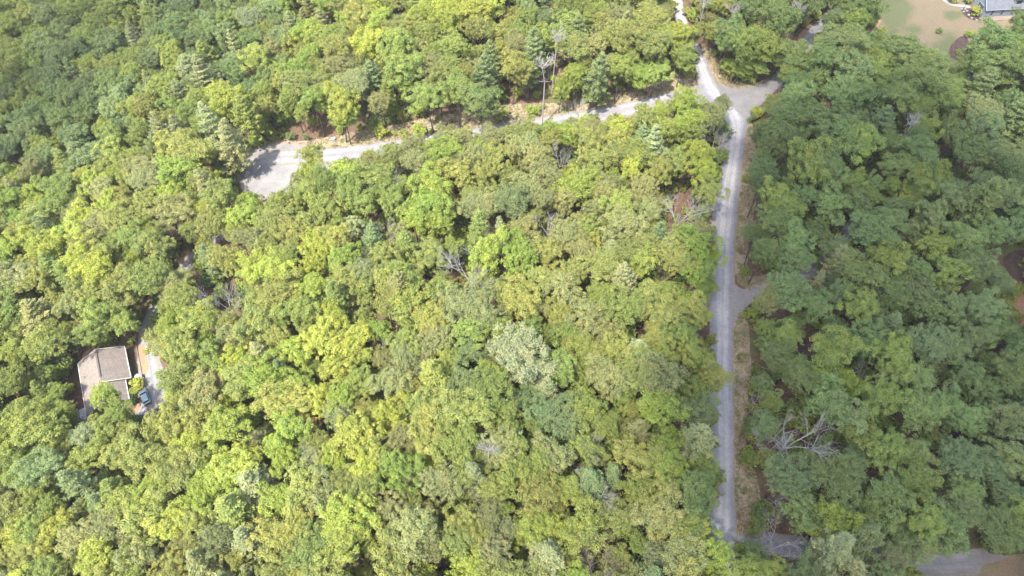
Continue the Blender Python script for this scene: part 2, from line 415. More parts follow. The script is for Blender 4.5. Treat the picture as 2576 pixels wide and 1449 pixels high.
area('turning_circle_edge', [(632,365),(700,353),(770,357),(780,372),(700,400),(655,420),(640,470),(618,490),(595,455),(596,425)], M['warmpad'], 0.038)
nl, nr = centre([(1940,214),(1962,202),(1990,165),(2015,125),(2050,80),(2100,35),(2140,-10),(2180,-60)], 5.0)
strip('north_driveway', nl, nr, M['side'], 0.052, pix=False)
area('junction_apron', [(1800,206),(1850,226),(1905,219),(1960,192),(1968,205),(1932,250),(1906,270),(1886,304),(1866,292),(1838,264),(1812,242)], M['pad'], 0.066, jit=.1, sm=1)
area('junction_apron', [(1690,246),(1742,232),(1753,208),(1776,245),(1806,290),(1790,300),(1750,285),(1690,264)], M['pad'], 0.065, jit=.1, sm=1)
el, er = centre([(1835,775),(1870,748),(1915,732),(1970,712),(2030,686),(2080,645),(2130,590),(2190,545),(2270,500),(2400,460)], 4.2)
strip('east_driveway', el, er, M['side'], 0.054, pix=False)
area('driveway_mouth', [(1835,700),(1850,714),(1866,730),(1917,722),(1930,742),(1890,758),(1866,787),(1850,810),(1836,830)], M['pad'], 0.064, jit=0.1)
sl, sr = centre([(1840,1368),(1900,1362),(1980,1374),(2080,1390),(2180,1384),(2260,1402),(2340,1420),(2440,1410)], 4.6)
strip('south_driveway', sl, sr, M['side'], 0.054, pix=False)
area('gravel_lot', [(2290,1405),(2318,1396),(2400,1408),(2434,1380),(2494,1378),(2512,1397),(2550,1399),(2500,1412),(2462,1426),(2456,1500),(2290,1500),(2280,1440)], M['pad'], 0.044)
area('dry_grass_bank', [(2548,1396),(2640,1390),(2640,1520),(2450,1520),(2452,1430),(2500,1408)], M['lawn'], 0.036)
area('grass_verge', [(2310,1388),(2410,1392),(2400,1415),(2330,1402)], M['warmpad'], 0.047)
dl, dr = centre([(650,480),(600,545),(550,592),(505,628),(470,668),(430,722),(405,752),(385,800),(368,830),(372,880),(382,940),(378,1000),(360,1045)], 4.4)
strip('house_driveway', dl, dr, M['side'], 0.052, pix=False)
area('parking_apron', [(345,868),(372,872),(405,900),(420,980),(412,1040),(375,1055),(352,1015),(350,960)], M['pad'], 0.044)
area('soil_bank', [(448,640),(470,628),(486,640),(470,668),(452,676)], M['soil'], 0.038)
area('soil_bank', [(2010,85),(2040,55),(2075,45),(2050,75),(2020,108),(1995,128)], M['soil'], 0.038)
area('leaf_litter_clearing', [(1375,150),(1400,140),(1412,170),(1400,205),(1375,200)], M['verge'], 0.030)
area('leaf_litter_clearing', [(1120,680),(1150,672),(1215,690),(1215,715),(1150,712)], M['soil'], 0.030)
area('leaf_litter_clearing', [(1700,712),(1745,700),(1745,728),(1700,745)], M['soil'], 0.036)
# lawn round the blue house
area('lawn', [(2212,-60),(2700,-60),(2700,60),(2600,75),(2520,80),(2480,110),(2440,200),(2380,230),(2300,200),(2250,160),(2225,120),(2205,60)], M['lawnmix'], 0.030)
lw = bpy.data.objects['lawn']; at_ = lw.data.attributes.new('green', 'FLOAT', 'POINT'); gv = []
GP = [(2252, 20, 42, 75), (2385, 135, 45, 60), (2396, 38, 26, 14), (2350, 185, 50, 40), (2300, 75, 22, 14), (2240, 100, 30, 30), (2420, 195, 60, 30)]
for v_ in lw.data.vertices:
    a_, b_, _q = PX(v_.co.x, v_.co.y, v_.co.z); gv.append(max(math.exp(-(((a_-g_[0])/g_[2])**2+((b_-g_[1])/g_[3])**2)**1.3) for g_ in GP))
at_.data.foreach_set('value', gv)
area('soil_bank', [(2207,-40),(2216,-40),(2218,20),(2212,70),(2204,105),(2196,100),(2204,40)], M['soil'], 0.034)
BED = [(2384,138),(2392,112),(2415,92),(2432,90),(2440,120),(2430,150),(2400,152)]
area('mulch_bed', BED, M['mulch'], 0.050, jit=0.08)
area('garden_bed', [(2412,20),(2440,18),(2480,44),(2530,42),(2530,52),(2470,56),(2430,46)], M['mulch'], 0.046, jit=0.1)
area('bark_strip', [(2460,46),(2470,43.5),(2530,40),(2560,38),(2566,46),(2510,52),(2475,54.5)], M['warmpad'], 0.056, jit=0.05)
area('stone_walk', [(2361,-12),(2374,-12),(2384,4),(2402,11),(2425,12),(2442,14),(2440,22),(2420,18),(2396,15),(2376,7)], M['stone'], 0.052, jit=0.03)
# mulch and bare patches in the right-hand wood
for pl_, mt in (([(2003,852),(2040,846),(2052,880),(2046,908),(2012,906),(2000,880)], 'mulch'), ([(1978,858),(2006,850),(2010,900),(1992,908),(1976,890)], 'warmpad'),
               ([(2515,650),(2560,625),(2620,640),(2620,720),(2540,715)], 'mulch'), ([(2525,750),(2600,735),(2600,800),(2560,830),(2530,790)], 'soil'),
               ([(2130,1335),(2180,1330),(2190,1362),(2140,1362)], 'soil'), ([(2108,1100),(2160,1095),(2170,1125),(2120,1128)], 'mulch'), ([(2395,1075),(2430,1070),(2436,1108),(2392,1110)], 'mulch'),
               ([(2060,1050),(2078,1045),(2080,1090),(2064,1085)], 'warmpad')):
    area('bare_patch', pl_, M[mt], 0.036)

# ------------------------------------------------------------------ left house (all corners measured in the photo, eave 3.4 m up)
def hp(x, y): return (167.7+x/6.4, 838.5+y/6.4)       # enlarged-crop pixels to photo pixels
gz = U(*hp(600, 760)).z
EZ = gz+3.4; RZ = EZ+2.9
A = UZ(*hp(180, 490), EZ); C = UZ(*hp(1035, 715), EZ); LB = UZ(*hp(300, 1260), EZ); Bk = UZ(*hp(940, 262), EZ)
vdir = ((LB-A).normalized()*0.5+(C-Bk).normalized()*0.5).normalized(); udir = Vector((-vdir.y, vdir.x, 0))
if udir.x < 0: udir = -udir
wid = (C-A).dot(udir); back = 0.0; len1 = (C-A).dot(vdir); len2 = (UZ(*hp(330, 1330), EZ)-A).dot(vdir)
wid2 = (UZ(*hp(945, 745), EZ)-A).dot(udir)
house = empty('house', (A+udir*wid/2+vdir*len2/2)*1.0); house.location.z = gz
tag(house, 'single-storey house with a weathered brown-grey gable roof among the trees', 'house')
O = house.location.copy(); A0 = Vector((A.x, A.y, 0))
def HL(u, v, z): return A0+udir*u+vdir*v+Vector((0, 0, z)) - O
back = -(A-Bk).dot(vdir)*0+0.0
ru = wid*0.5; rz = RZ; e = EZ
def roofplane(name, u0, z0, u1, z1, v0, v1, parent=house, mat='shingle', th=0.18):
    m = MB(); sl_ = math.hypot(u1-u0, z1-z0)
    a, b, c, d = HL(u0, v0, z0), HL(u1, v0, z1), HL(u1, v1, z1), HL(u0, v1, z0)
    m.poly([a, d, c, b] if u1 > u0 else [a, b, c, d], [(0, 0), (v1-v0, 0), (v1-v0, sl_), (0, sl_)] if u1 > u0 else [(0, 0), (0, sl_), (v1-v0, sl_), (v1-v0, 0)])
    dn = Vector((0, 0, -th)); q = [a+dn, b+dn, c+dn, d+dn]
    for i, j in ((0, 1), (1, 2), (2, 3), (3, 0)): P = [a, b, c, d]; m.poly([P[i], P[j], q[j], q[i]])
    m.poly(q); return m.build(name, M[mat], parent)
roofplane('roof', 0, e, ru-0.01, rz, 0, len1+0.25)
roofplane('roof', wid, e, ru+0.01, rz, 0, len1)
s2 = (rz-0.35-e)/(wid2-ru)
roofplane('roof', 0, e-0.05, ru-0.02, rz-0.05, len1+0.26, len2)
roofplane('roof', wid2, e, ru+0.02, rz-0.38, len1+0.02, len2)
m = MB(); m.prism([HL(0.5, 0.5, gz-0.2-0), HL(wid-0.5, 0.5, gz-0.2), HL(wid-0.5, len1-0.4, gz-0.2), HL(wid2-0.5, len1-0.4, gz-0.2), HL(wid2-0.5, len2-0.5, gz-0.2), HL(0.5, len2-0.5, gz-0.2)],
                  [HL(0.5, 0.5, e), HL(wid-0.5, 0.5, e), HL(wid-0.5, len1-0.4, e), HL(wid2-0.5, len1-0.4, e), HL(wid2-0.5, len2-0.5, e), HL(0.5, len2-0.5, e)])
m.build('wall', M['wallbeige'], house)
for v0, un in ((0.5, wid-0.5), (len2-0.5, wid2-0.5)):
    m = MB(); p = [HL(0.5, v0, e), HL(un, v0, e), HL(ru, v0, rz-0.3)]; q = [x-vdir*0.15*(1 if v0 < 1 else -1)*-1 for x in p]
    m.prism(p, q); m.build('gable', M['wallbeige'], house)
def bar(name, a, b, r, mat, parent): return MB().bar(a, b, r, n=4).build(name, M[mat], parent)
for (u, v0, v1, z) in ((ru, 0.8, len1*0.86, rz+0.06), (ru, len1*1.17, len2-0.6, rz-0.0)):
    m = MB(); m.box(HL(u, (v0+v1)/2, z), (0.38, v1-v0, 0.12), math.atan2(vdir.y, vdir.x)-math.pi/2); m.build('ridge_vent', M['vent'], house)
bar('fascia', HL(wid+.03, 0, e-0.02), HL(wid+.03, len1, e-0.02), 0.13, 'white', house)
bar('fascia', HL(wid, len1+0.05, e+0.02), HL(ru, len1+0.05, rz+0.02), 0.12, 'white', house)
bar('fascia', HL(wid2+.03, len1, e-0.02), HL(wid2+.03, len2, e-0.02), 0.13, 'white', house)
bar('fascia', HL(-.03, 0, e-0.05), HL(-.03, len2, e-0.05), 0.10, 'white', house)
bar('fascia', HL(0, -0.05, e), HL(ru, -0.05, rz), 0.08, 'white', house)
bar('fascia', HL(wid, -0.05, e), HL(ru, -0.05, rz), 0.08, 'white', house)
for v in (2.5, 6.2):
    f = MB().box(HL(wid-0.47, v, gz+1.7), (0.12, 1.2, 1.3), math.atan2(vdir.y, vdir.x)-math.pi/2).build('window', M['white'], house)
    MB().box(HL(wid-0.42, v, gz+1.7), (0.08, 1.0, 1.1), math.atan2(vdir.y, vdir.x)-math.pi/2).build('pane', M['glass'], f)
for v in (2.5, 6.0, 10.5):
    f = MB().box(HL(0.47, v, gz+1.7), (0.12, 1.2, 1.3), math.atan2(vdir.y, vdir.x)-math.pi/2).build('window', M['white'], house)
    MB().box(HL(0.42, v, gz+1.7), (0.08, 1.0, 1.1), math.atan2(vdir.y, vdir.x)-math.pi/2).build('pane', M['glass'], f)
pp = [(u, v) for u, v in ((1.4, len1*0.55), (5.2, len1*1.3))]
for (u, v) in pp: MB().bar(HL(u, v, e+0.2), HL(u, v, e+1.9), 0.08).build('vent_pipe', M['white'], house)
# porch deck of boards on the right side
dk = empty('porch_deck', O+HL(wid+1.2, len1*0.5, gz)); tag(dk, 'long dark board deck beside the brown-roofed house, next to the mulch strip', 'deck')
off = dk.location-O; rzh = math.atan2(vdir.y, vdir.x)-math.pi/2
for i in range(9):
    MB().box(HL(wid-0.05+0.17+i*0.235, len1*0.47, gz+0.75)-off, (0.20, len1*0.96, 0.06), rzh).build('board', M['deck'], dk)
for i in range(7):
    MB().box(HL(wid+2.0, 0.2+i*len1*0.15, gz+1.15)-off, (0.1, 0.1, 0.95), rzh).build('post', M['deck'], dk)
MB().box(HL(wid+2.0, len1*0.47, gz+1.66)-off, (0.12, len1*0.94, 0.06), rzh).build('rail', M['deck'], dk)
MB().box(HL(wid+1.0, len1*0.47, gz+0.35)-off, (1.9, len1*0.92, 0.6), rzh).build('skirt', M['deck'], dk)
# little lit gable roof over the porch entrance
pr = empty('porch_roof', O+HL(wid+1.3, len1*0.985, gz)); tag(pr, 'small pointed cream porch roof at the corner of the brown house', 'porch roof')
q = [HL(wid+0.5, len1*0.94, gz+2.6), HL(wid+2.2, len1*0.94, gz+2.6), HL(wid+1.35, len1*0.94, gz+3.3)]; q2 = [x+vdir*1.2 for x in q]; off = pr.location-O
MB().prism([x-off for x in q], [x-off for x in q2]).build('roof', M['white'], pr)
for u in (wid+0.6, wid+2.1): MB().bar(HL(u, len1*0.97, gz)-off, HL(u, len1*0.97, gz+2.6)-off, 0.06).build('post', M['white'], pr)
area('mulch_strip', None, M['soil'], 0.058, jit=0.03, sm=0, ground=[O+HL(wid+2.3, 0.2, 0), O+HL(wid+4.0, 0.2, 0), O+HL(wid+4.0, len1*0.8, 0), O+HL(wid+2.9, len1*0.97, 0), O+HL(wid+2.3, len1*0.9, 0)])
area('mulch_strip', [hp(1150,900), hp(1205,930), hp(1212,1150), hp(1150,1260), hp(1060,1300), hp(1090,1230), hp(1150,1130)], M['soil'], 0.058, jit=0.05)
area('green_lawn_patch', [hp(960,800), hp(1060,960), hp(1150,1000), hp(1140,1140), hp(1060,1220), hp(1000,900)], M['greenlawn'], 0.050, jit=0.1)
area('concrete_pad', [hp(1290,1190), hp(1400,1085), hp(1570,1130), hp(1560,1260), hp(1440,1360), hp(1280,1300)], M['concrete'], 0.066, jit=0.02, sm=0)
# balcony at the lower left corner
bl = empty('balcony', O+HL(-0.9, len2-2.0, gz)); tag(bl, 'small white railed balcony at the lower left corner of the brown-roofed house', 'balcony'); off = bl.location-O
MB().box(HL(-0.9, len2-1.7, gz+1.9)-off, (2.3, 3.4, 0.14), rzh).build('platform', M['white'], bl)
for (u, v) in ((-1.9, len2-3.2), (-1.9, len2-0.2), (-1.9, len2-1.7)): MB().bar(HL(u, v, gz-1.2)-off, HL(u, v, gz+2.9)-off, 0.07).build('post', M['white'], bl)
MB().box(HL(-1.95, len2-1.7, gz+2.9)-off, (0.1, 3.3, 0.08), rzh).build('rail', M['white'], bl)

# ------------------------------------------------------------------ blue-grey house, top right
def kp(x, y): return (2314+x/8.635, y/8.635)
Wc = U(*kp(1350, 378)); We = U(*kp(1890, 345)); Wb = U(*kp(1230, 150))
xd = (We-Wc); xd.z = 0; xd.normalize(); yd = Vector((-xd.y, xd.x, 0))
DEP = max(7.5, (Wb-Wc).dot(yd)); bgz = Wc.z; LEN = 15.0; WH = 3.3; RH = 3.0
hb = empty('house', (Wc.x, Wc.y, bgz)); tag(hb, 'blue-grey sided house with a slate-blue roof at the top right corner', 'house')
def BL(u, v, z): return xd*u+yd*v+Vector((0, 0, z))
rb = math.atan2(xd.y, xd.x)
MB().prism([BL(0, 0, -0.4), BL(LEN, 0, -0.4), BL(LEN, DEP, -0.4), BL(0, DEP, -0.4)], [BL(0, 0, WH), BL(LEN, 0, WH), BL(LEN, DEP, WH), BL(0, DEP, WH)]).build('wall', M['siding'], hb)
MB().prism([BL(0.0, 0, WH), BL(0.0, DEP, WH), BL(0.0, DEP/2, WH+RH)], [BL(0.3, 0, WH), BL(0.3, DEP, WH), BL(0.3, DEP/2, WH+RH)]).build('gable', M['siding'], hb)
def rp2(v0, z0, v1, z1, u0=-0.35, u1=LEN+0.35):
    m = MB(); s_ = math.hypot(v1-v0, z1-z0); a, b, c, d = BL(u0, v0, z0), BL(u1, v0, z0), BL(u1, v1, z1), BL(u0, v1, z1)
    uv = [(0, 0), (u1-u0, 0), (u1-u0, s_), (0, s_)]
    m.poly([a, b, c, d], uv); n_ = Vector((0, 0, -0.2)); q = [p+n_ for p in (a, b, c, d)]
    for i in range(4): j = (i+1) % 4; P = [a, b, c, d]; m.poly([P[i], q[i], q[j], P[j]])
    m.poly(list(reversed(q))); return m.build('roof', M['shingleblue'], hb)
rp2(-0.4, WH-0.25, DEP/2-0.005, WH+RH+0.12); rp2(DEP+0.4, WH-0.25, DEP/2+0.005, WH+RH+0.12)
for v0, v1 in ((-0.45, DEP/2), (DEP+0.45, DEP/2)): MB().bar(BL(-0.42, v0, WH-0.3), BL(-0.42, v1, WH+RH+0.08), 0.12, n=4).build('rake_trim', M['trimblue'], hb)
MB().bar(BL(-0.4, -0.48, WH-0.28), BL(LEN, -0.48, WH-0.28), 0.09, n=4).build('gutter', M['trimblue'], hb)
MB().bar(BL(-0.02, -0.02, -0.3), BL(-0.02, -0.02, WH-0.2), 0.09, n=4).build('corner_board', M['trimblue'], hb)
MB().box(BL(LEN/2, -0.03, -0.15), (LEN, 0.08, 0.35), rb).build('foundation', M['concrete'], hb)
def win(u, v, z, wd, ht, side, mull):
    d = (wd, 0.16, ht) if side == 's' else (0.16, wd, ht)
    f = MB().box(BL(u, v, z), (d[0]+0.2*(side == 's'), d[1]+0.2*(side != 's'), ht+0.2), rb).build('window', M['trimblue'], hb)
    o_ = Vector((0, -0.05, 0)) if side == 's' else Vector((-0.05, 0, 0))
    MB().box(BL(u+o_.x, v+o_.y, z), d, rb).build('pane', M['glass'], f)
    m = MB()
    for k in range(1, mull):
        t = -wd/2+wd*k/mull
        c = BL(u+(t if side == 's' else -0.14), v+(t if side != 's' else -0.14), z); m.box(c, (0.05, 0.05, ht), rb)
    m.box(BL(u-(0.14 if side != 's' else 0), v-(0.14 if side == 's' else 0), z), (wd if side == 's' else 0.05, wd if side != 's' else 0.05, 0.05), rb)
    m.build('muntin', M['trimblue'], f)
win(2.6, -0.01, 1.75, 0.8, 1.5, 's', 1); win(6.2, -0.01, 1.75, 0.8, 1.5, 's', 1); win(10.0, -0.01, 1.75, 0.8, 1.5, 's', 1)
win(-0.01, DEP*0.45, 1.9, 3.0, 2.0, 'w', 4)
# dormer
dm = MB(); u0 = 9.5
dm.prism([BL(u0, 0.9, WH+0.3), BL(u0+3.2, 0.9, WH+0.3), BL(u0+3.2, 3.8, WH+0.3), BL(u0, 3.8, WH+0.3)], [BL(u0, 0.9, WH+2.2), BL(u0+3.2, 0.9, WH+2.2), BL(u0+3.2, 3.8, WH+2.4), BL(u0, 3.8, WH+2.4)])
d_ = dm.build('dormer', M['siding'], hb)
MB().box(BL(u0+1.6, 2.2, WH+2.42), (3.7, 3.4, 0.14), rb).build('dormer_roof', M['shingleblue'], d_)
MB().box(BL(u0+1.6, 0.86, WH+1.35), (1.6, 0.1, 1.1), rb).build('pane', M['glass'], d_)
MB().box(BL(u0-0.04, 2.0, WH+1.55), (0.1, 1.0, 0.9), rb).build('pane', M['glass'], d_)
# wooden steps beside the walk
st = empty('wooden_steps', U(*kp(1180, 110))); tag(st, 'reddish brown plank steps between the stone walk and the blue-grey house', 'steps')
for k in range(7):
    MB().box((-1.6+k*0.45, -0.55+k*0.42, 0.12+k*0.10), (0.40, 2.2, 0.10), 0.75).build('plank', M['wood'], st)
for s_ in (-1, 1):
    MB().bar((-1.9+s_*0.75*-1, -0.8+s_*0.8, 0.1), (1.3+s_*0.75*-1, 2.2+s_*0.8, 0.85), 0.08, n=4).build('stringer', M['wood'], st)
lp = empty('lamp_post', U(*kp(960, 172))); tag(lp, 'slim dark blue lamp post at the end of the stone walk', 'lamp post')
MB().bar((0, 0, 0), (0, 0, 2.1), 0.06).build('post', M['dark'], lp); MB().bar((0, 0, 2.1), (0, 0, 2.5), 0.16, 0.1).build('lamp_head', M['dark'], lp); MB().bar((0, 0, 0), (0, 0, 0.15), 0.14).build('base', M['dark'], lp)
def rock(r, seed):
    rr = random.Random(seed); bm = bmesh.new(); bmesh.ops.create_icosphere(bm, subdivisions=1, radius=r)
    for v in bm.verts: v.co *= rr.uniform(0.75, 1.2); v.co.z *= 0.65
    me = bpy.data.meshes.new('rock'); bm.to_mesh(me); bm.free(); me.materials.append(M['rock']); return me
rks = [rock(0.45, i) for i in range(4)]
rlab = ['tip of the stone walk', 'middle of the garden bed', 'lamp post', 'yellow shrub by the blue-grey house', 'lower rim of the garden bed', 'bark strip', 'upper rim of the garden bed']
for i, (x, y) in enumerate([(905,200),(950,260),(985,205),(1120,400),(1060,330),(1230,440),(1020,245)]):
    p = U(*kp(x, y)); o = link('boulder', rks[i % 4], loc=p+Vector((0, 0, 0.15))); o.rotation_euler.z = i
    if i == 4: o.data = rks[0].copy(); o.data.materials[0] = M['white']
    tag(o, ('pale boulder' if i == 4 else 'grey boulder')+' by the blue house, nearest the '+rlab[i], 'boulder', 'boulders in the bed by the blue house')

# ------------------------------------------------------------------ cars and small things
def paint(name, col):
    m, n, o = new_mat(name); f = noise(n, 2.0, 3, 0.5, vec=objco(n))
    bsdf(n, o, ramp(n, f, [(0.3, tuple(v*0.94 for v in col)), (0.7, col)]), 0.25, spec=0.6, metal=0.2); return m
def car(loc, rz, col, label, name='parked_car'):
    r = empty(name, loc, rz); tag(r, label, 'car', 'parked cars'); pm = paint(name+'_paint', col)
    def loft(secs):
        m = MB(); P = []
        for (x, hw, z0, z1, t) in secs:
            P.append([Vector((x, -hw, z0)), Vector((x, -hw, z0+(z1-z0)*0.6)), Vector((x, -hw*t, z1)), Vector((x, hw*t, z1)), Vector((x, hw, z0+(z1-z0)*0.6)), Vector((x, hw, z0))])
        for a, b in zip(P[:-1], P[1:]):
            for i in range(6): j = (i+1) % 6; m.poly([a[i], b[i], b[j], a[j]])
        m.poly(P[0]); m.poly(list(reversed(P[-1]))); return m
    loft([(-2.3, .78, .4, .80, .9), (-2.2, .88, .3, .98, .92), (-1.6, .92, .25, 1.03, .93), (0.9, .92, .25, 1.0, .93), (1.9, .90, .28, .88, .9), (2.25, .82, .35, .72, .85), (2.35, .7, .4, .6, .8)]).build('body', pm, r)
    loft([(-1.95, .72, 1.0, 1.05, .95), (-1.45, .74, 1.0, 1.44, .86), (0.15, .76, 1.0, 1.48, .86), (1.0, .76, .98, 1.02, .95)]).build('cabin_glass', M['glass'], r)
    loft([(-1.75, .66, 1.30, 1.40, .95), (-1.3, .69, 1.42, 1.52, .95), (0.05, .70, 1.44, 1.54, .95), (0.3, .66, 1.40, 1.46, .95)]).build('roof', pm, r)
    for x in (-1.45, 1.4):
        for y in (-.86, .86):
            t = MB().bar((x, y-.11, .34), (x, y+.11, .34), .34, n=14).build('wheel', M['dark'], r)
            MB().bar((x, y-.125, .34), (x, y+.125, .34), .2, n=10).build('rim', M['stone'], t)
    for y in (-.62, .62):
        MB().box((2.2, y, .66), (.22, .3, .14)).build('headlight', M['white'], r)
        MB().box((-2.25, y, .8), (.12, .28, .14)).build('tail_light', M['soilred'], r)
        MB().box((.75, y*1.62, 1.02), (.16, .16, .12)).build('mirror', pm, r)
    return r
M['soilred'] = mat_plain('red_lens', (0.35, 0.02, 0.02), 0.3, 0.05)
pa = U(*hp(1235, 925)); pb = U(*hp(1325, 1150)); dv = pb-pa
car((pa+pb)/2+Vector((0, 0, 0.06)), math.atan2(-dv.y, -dv.x), (0.26, 0.34, 0.37), 'pale blue hatchback parked by the concrete pad next to the brown house')
p = U(1741, 150); car(p+Vector((0, 0, 0.06)), math.radians(108), (0.5, 0.5, 0.5), 'white car half hidden by a tree at the upper road edge')
p = U(840, 354); ub = empty('utility_box', p, 0.3); tag(ub, 'grey-green metal utility box on the verge by the turning circle', 'utility box')
MB().box((0, 0, .5), (1.0, .8, 1.0)).build('cabinet', M['utility'], ub); MB().box((0, 0, 1.03), (1.1, .9, .08)).build('lid', M['white'], ub); MB().box((0, 0, .04), (1.2, 1.0, .08)).build('base', M['concrete'], ub)
p = U(1738, 190); cu = MB().bar((-1.1, 0, .2), (1.1, 0.1, .2), .17, n=10).build('drain_pipe', M['white'], None, p); tag(cu, 'short white pipe lying on the dry verge beside the upper road', 'pipe')
for i, (px, py, lb) in enumerate([(1851, 802, 'at the mouth of the east driveway'), (1898, 765, 'below the bend of the east driveway')]):
    o = link('boulder', rks[i], loc=U(px, py)+Vector((0, 0, .12))); o.scale = (0.8, .8, .8); tag(o, 'pale roadside boulder '+lb, 'boulder')

# ------------------------------------------------------------------ tree prototypes
def quads(P, Nn, size, rng, aspect=1.0, along=None, droop=0):
    """leaf sprays: one bent quad per point, facing Nn"""
    n = len(P)
    if along is None:
        t = rng.normal(size=(n, 3))
    else: t = along+rng.normal(size=(n, 3))*0.35
    t = t-Nn*np.sum(t*Nn, 1, keepdims=True); t /= np.linalg.norm(t, axis=1, keepdims=True)+1e-9
    b = np.cross(Nn, t)
    s = size[:, None]
    a = t*s*0.5*aspect; c = b*s*0.5
    V = np.stack([P-a, P+c-Nn*s*0.12, P+a, P-c-Nn*s*0.12], 1).reshape(-1, 3)
    F = np.arange(4*n).reshape(-1, 4)
    return V, F
def unit(v): return v/(np.linalg.norm(v, axis=1, keepdims=True)+1e-9)
def broadleaf(seed, Rc=4.2, top=17.5, depth=8.0, nb=8, fine=1.0, nleaf=13000, flat=0.8):
    rng = np.random.default_rng(seed)
    # boughs
    ang = rng.uniform(0, 6.28)+np.arange(nb)*6.283/nb*1.0+rng.normal(0, .22, nb)
    rad = Rc*rng.uniform(.42, .86, nb); bz = top-depth*rng.uniform(.20, .55, nb)
    br = Rc*rng.uniform(.30, .52, nb)
    bc = np.stack([np.cos(ang)*rad, np.sin(ang)*rad, bz], 1)
    ni = 4; ia = rng.uniform(0, 6.28, ni)
    bc = np.vstack([bc, np.stack([np.cos(ia)*Rc*.26, np.sin(ia)*Rc*.26, top-depth*rng.uniform(.20, .34, ni)], 1)]); br = np.append(br, Rc*rng.uniform(.34, .46, ni))
    low = nb; la = rng.uniform(0, 6.28, low)
    bc = np.vstack([bc, np.stack([np.cos(la)*Rc*.5, np.sin(la)*Rc*.5, top-depth*rng.uniform(.65, .85, low)], 1)]); br = np.append(br, Rc*rng.uniform(.28, .42, low))
    # lobes on boughs
    nl = int(15*fine); LC = []; LR = []
    for c, r in zip(bc, br):
        d = unit(rng.normal(size=(nl, 3))); d[:, 2] = np.abs(d[:, 2])*.9-.25; d = unit(d)
        LC.append(c+d*r*np.array([1, 1, flat])*rng.uniform(.7, 1.12, (nl, 1))); LR.append(r*rng.uniform(.24, .42, nl)/fine**.5)
    LC = np.vstack(LC); LR = np.concatenate(LR)
    lobvar = np.clip(rng.normal(.5, .16, len(LC)), 0, 1)
    wgt = LR**2; wgt /= wgt.sum(); idx = rng.choice(len(LC), nleaf, p=wgt)
    d = rng.normal(size=(nleaf, 3)); d[:, 2] += .35; d = unit(d)
    P = LC[idx]+d*LR[idx][:, None]*rng.uniform(.65, 1.15, (nleaf, 1))*np.array([1, 1, .8])
    Nn = unit(d*.8+np.array([0, 0, .55])+rng.normal(size=(nleaf, 3))*.45)
    sz = rng.uniform(.14, .29, nleaf)/fine**.35
    V, F = quads(P, Nn, sz, rng)
    fv = np.clip(lobvar[idx]+rng.normal(0, .07, nleaf), 0, 1)
    return V, F, fv, bc
def whorl_pine(seed, Rc=4.0, top=19.0, base=6.0, nw=11, nbr=8, per=80):
    rng = np.random.default_rng(seed); VV = []; Al = []; NN = []; var = []; tips = []
    for k in range(nw):
        f = k/(nw-1); z = base+(top-base)*f; r = Rc*(1-f**2.1*.93)*rng.uniform(.85, 1.1); a0 = rng.uniform(0, 6.28)
        for b in range(nbr if f < .85 else 5):
            a = a0+6.283*b/nbr+rng.normal(0, .18); L = r*rng.uniform(.72, 1.12); vv = rng.uniform(.25, .75)
            n = int(per*(.35+.65*L/Rc)); t = rng.uniform(.2, 1, n)**.75
            wv = .42*np.sin(t*2.6)+.15; dirv = np.array([math.cos(a), math.sin(a), 0]); sd = np.array([-math.sin(a), math.cos(a), 0])
            rise = rng.uniform(.05, .35)+f*.4
            off = rng.normal(0, .5, n)*wv*1.25
            p = np.outer(t*L, dirv)+np.outer(off, sd); zz = z+rise*t*L*.6+rng.uniform(-.22, .22, n)-np.abs(off)*.2
            p[:, 2] = zz; VV.append(p); Al.append(np.tile(dirv, (n, 1))+np.outer(np.sign(off)*.55, sd)+np.array([0, 0, .25])); NN.append(unit(np.array([0, 0, 1.])+rng.normal(size=(n, 3))*.45)); var.append(np.clip(vv+rng.normal(0, .12, n)+t*.12, 0, 1))
            tips.append((dirv[0]*L*.8, dirv[1]*L*.8, z+rise*L*.45, z))
    P = np.vstack(VV); al = np.vstack(Al); Nn = np.vstack(NN); n = len(P)
    V, F = quads(P, Nn, rng.uniform(.14, .24, n), rng, aspect=2.6, along=al)
    return V, F, np.concatenate(var), tips
def tubes(segs, n=5):
    V = []; F = []
    for a, b, r0, r1 in segs:
        a = Vector(a); b = Vector(b); d = (b-a)
        if d.length < 1e-4: continue
        d.normalize(); u = d.orthogonal().normalized(); w_ = d.cross(u); s = len(V)
        for c, r in ((a, r0), (b, r1)):
            for i in range(n):
                t = 6.283*i/n; V.append(tuple(c+(u*math.cos(t)+w_*math.sin(t))*r))
        for i in range(n):
            j = (i+1) % n; F.append((s+i, s+j, s+n+j, s+n+i))
    return np.array(V), np.array(F)
def trunk_mesh(name, top, bcs, seed, r=0.22, mat='bark'):
    rr = random.Random(seed); segs = []; fork = top*.5; p = Vector((0, 0, -.4)); pts = [p]
    for k in range(1, 5): pts.append(Vector((rr.uniform(-.2, .2)*k*.4, rr.uniform(-.2, .2)*k*.4, top*.78*k/4)))
    for i in range(4): segs.append((pts[i], pts[i+1], r*(1-.2*i), r*(1-.2*(i+1))))
    for c in bcs:
        a = pts[2].lerp(pts[3], rr.random()); b = Vector(c); m_ = a.lerp(b, .5)+Vector((0, 0, -.4)); segs.append((a, m_, r*.42, r*.26)); segs.append((m_, b, r*.26, r*.1))
        for _ in range(2):
            t = m_.lerp(b, rr.random()); segs.append((t, t+Vector((rr.uniform(-1, 1), rr.uniform(-1, 1), rr.uniform(.3, 1.3))), r*.13, r*.05))
    V, F = tubes(segs); return mesh_np(name, V, F, [M[mat]], True)
PRO = {'broad': [], 'soft': [], 'pine': [], 'small': []}
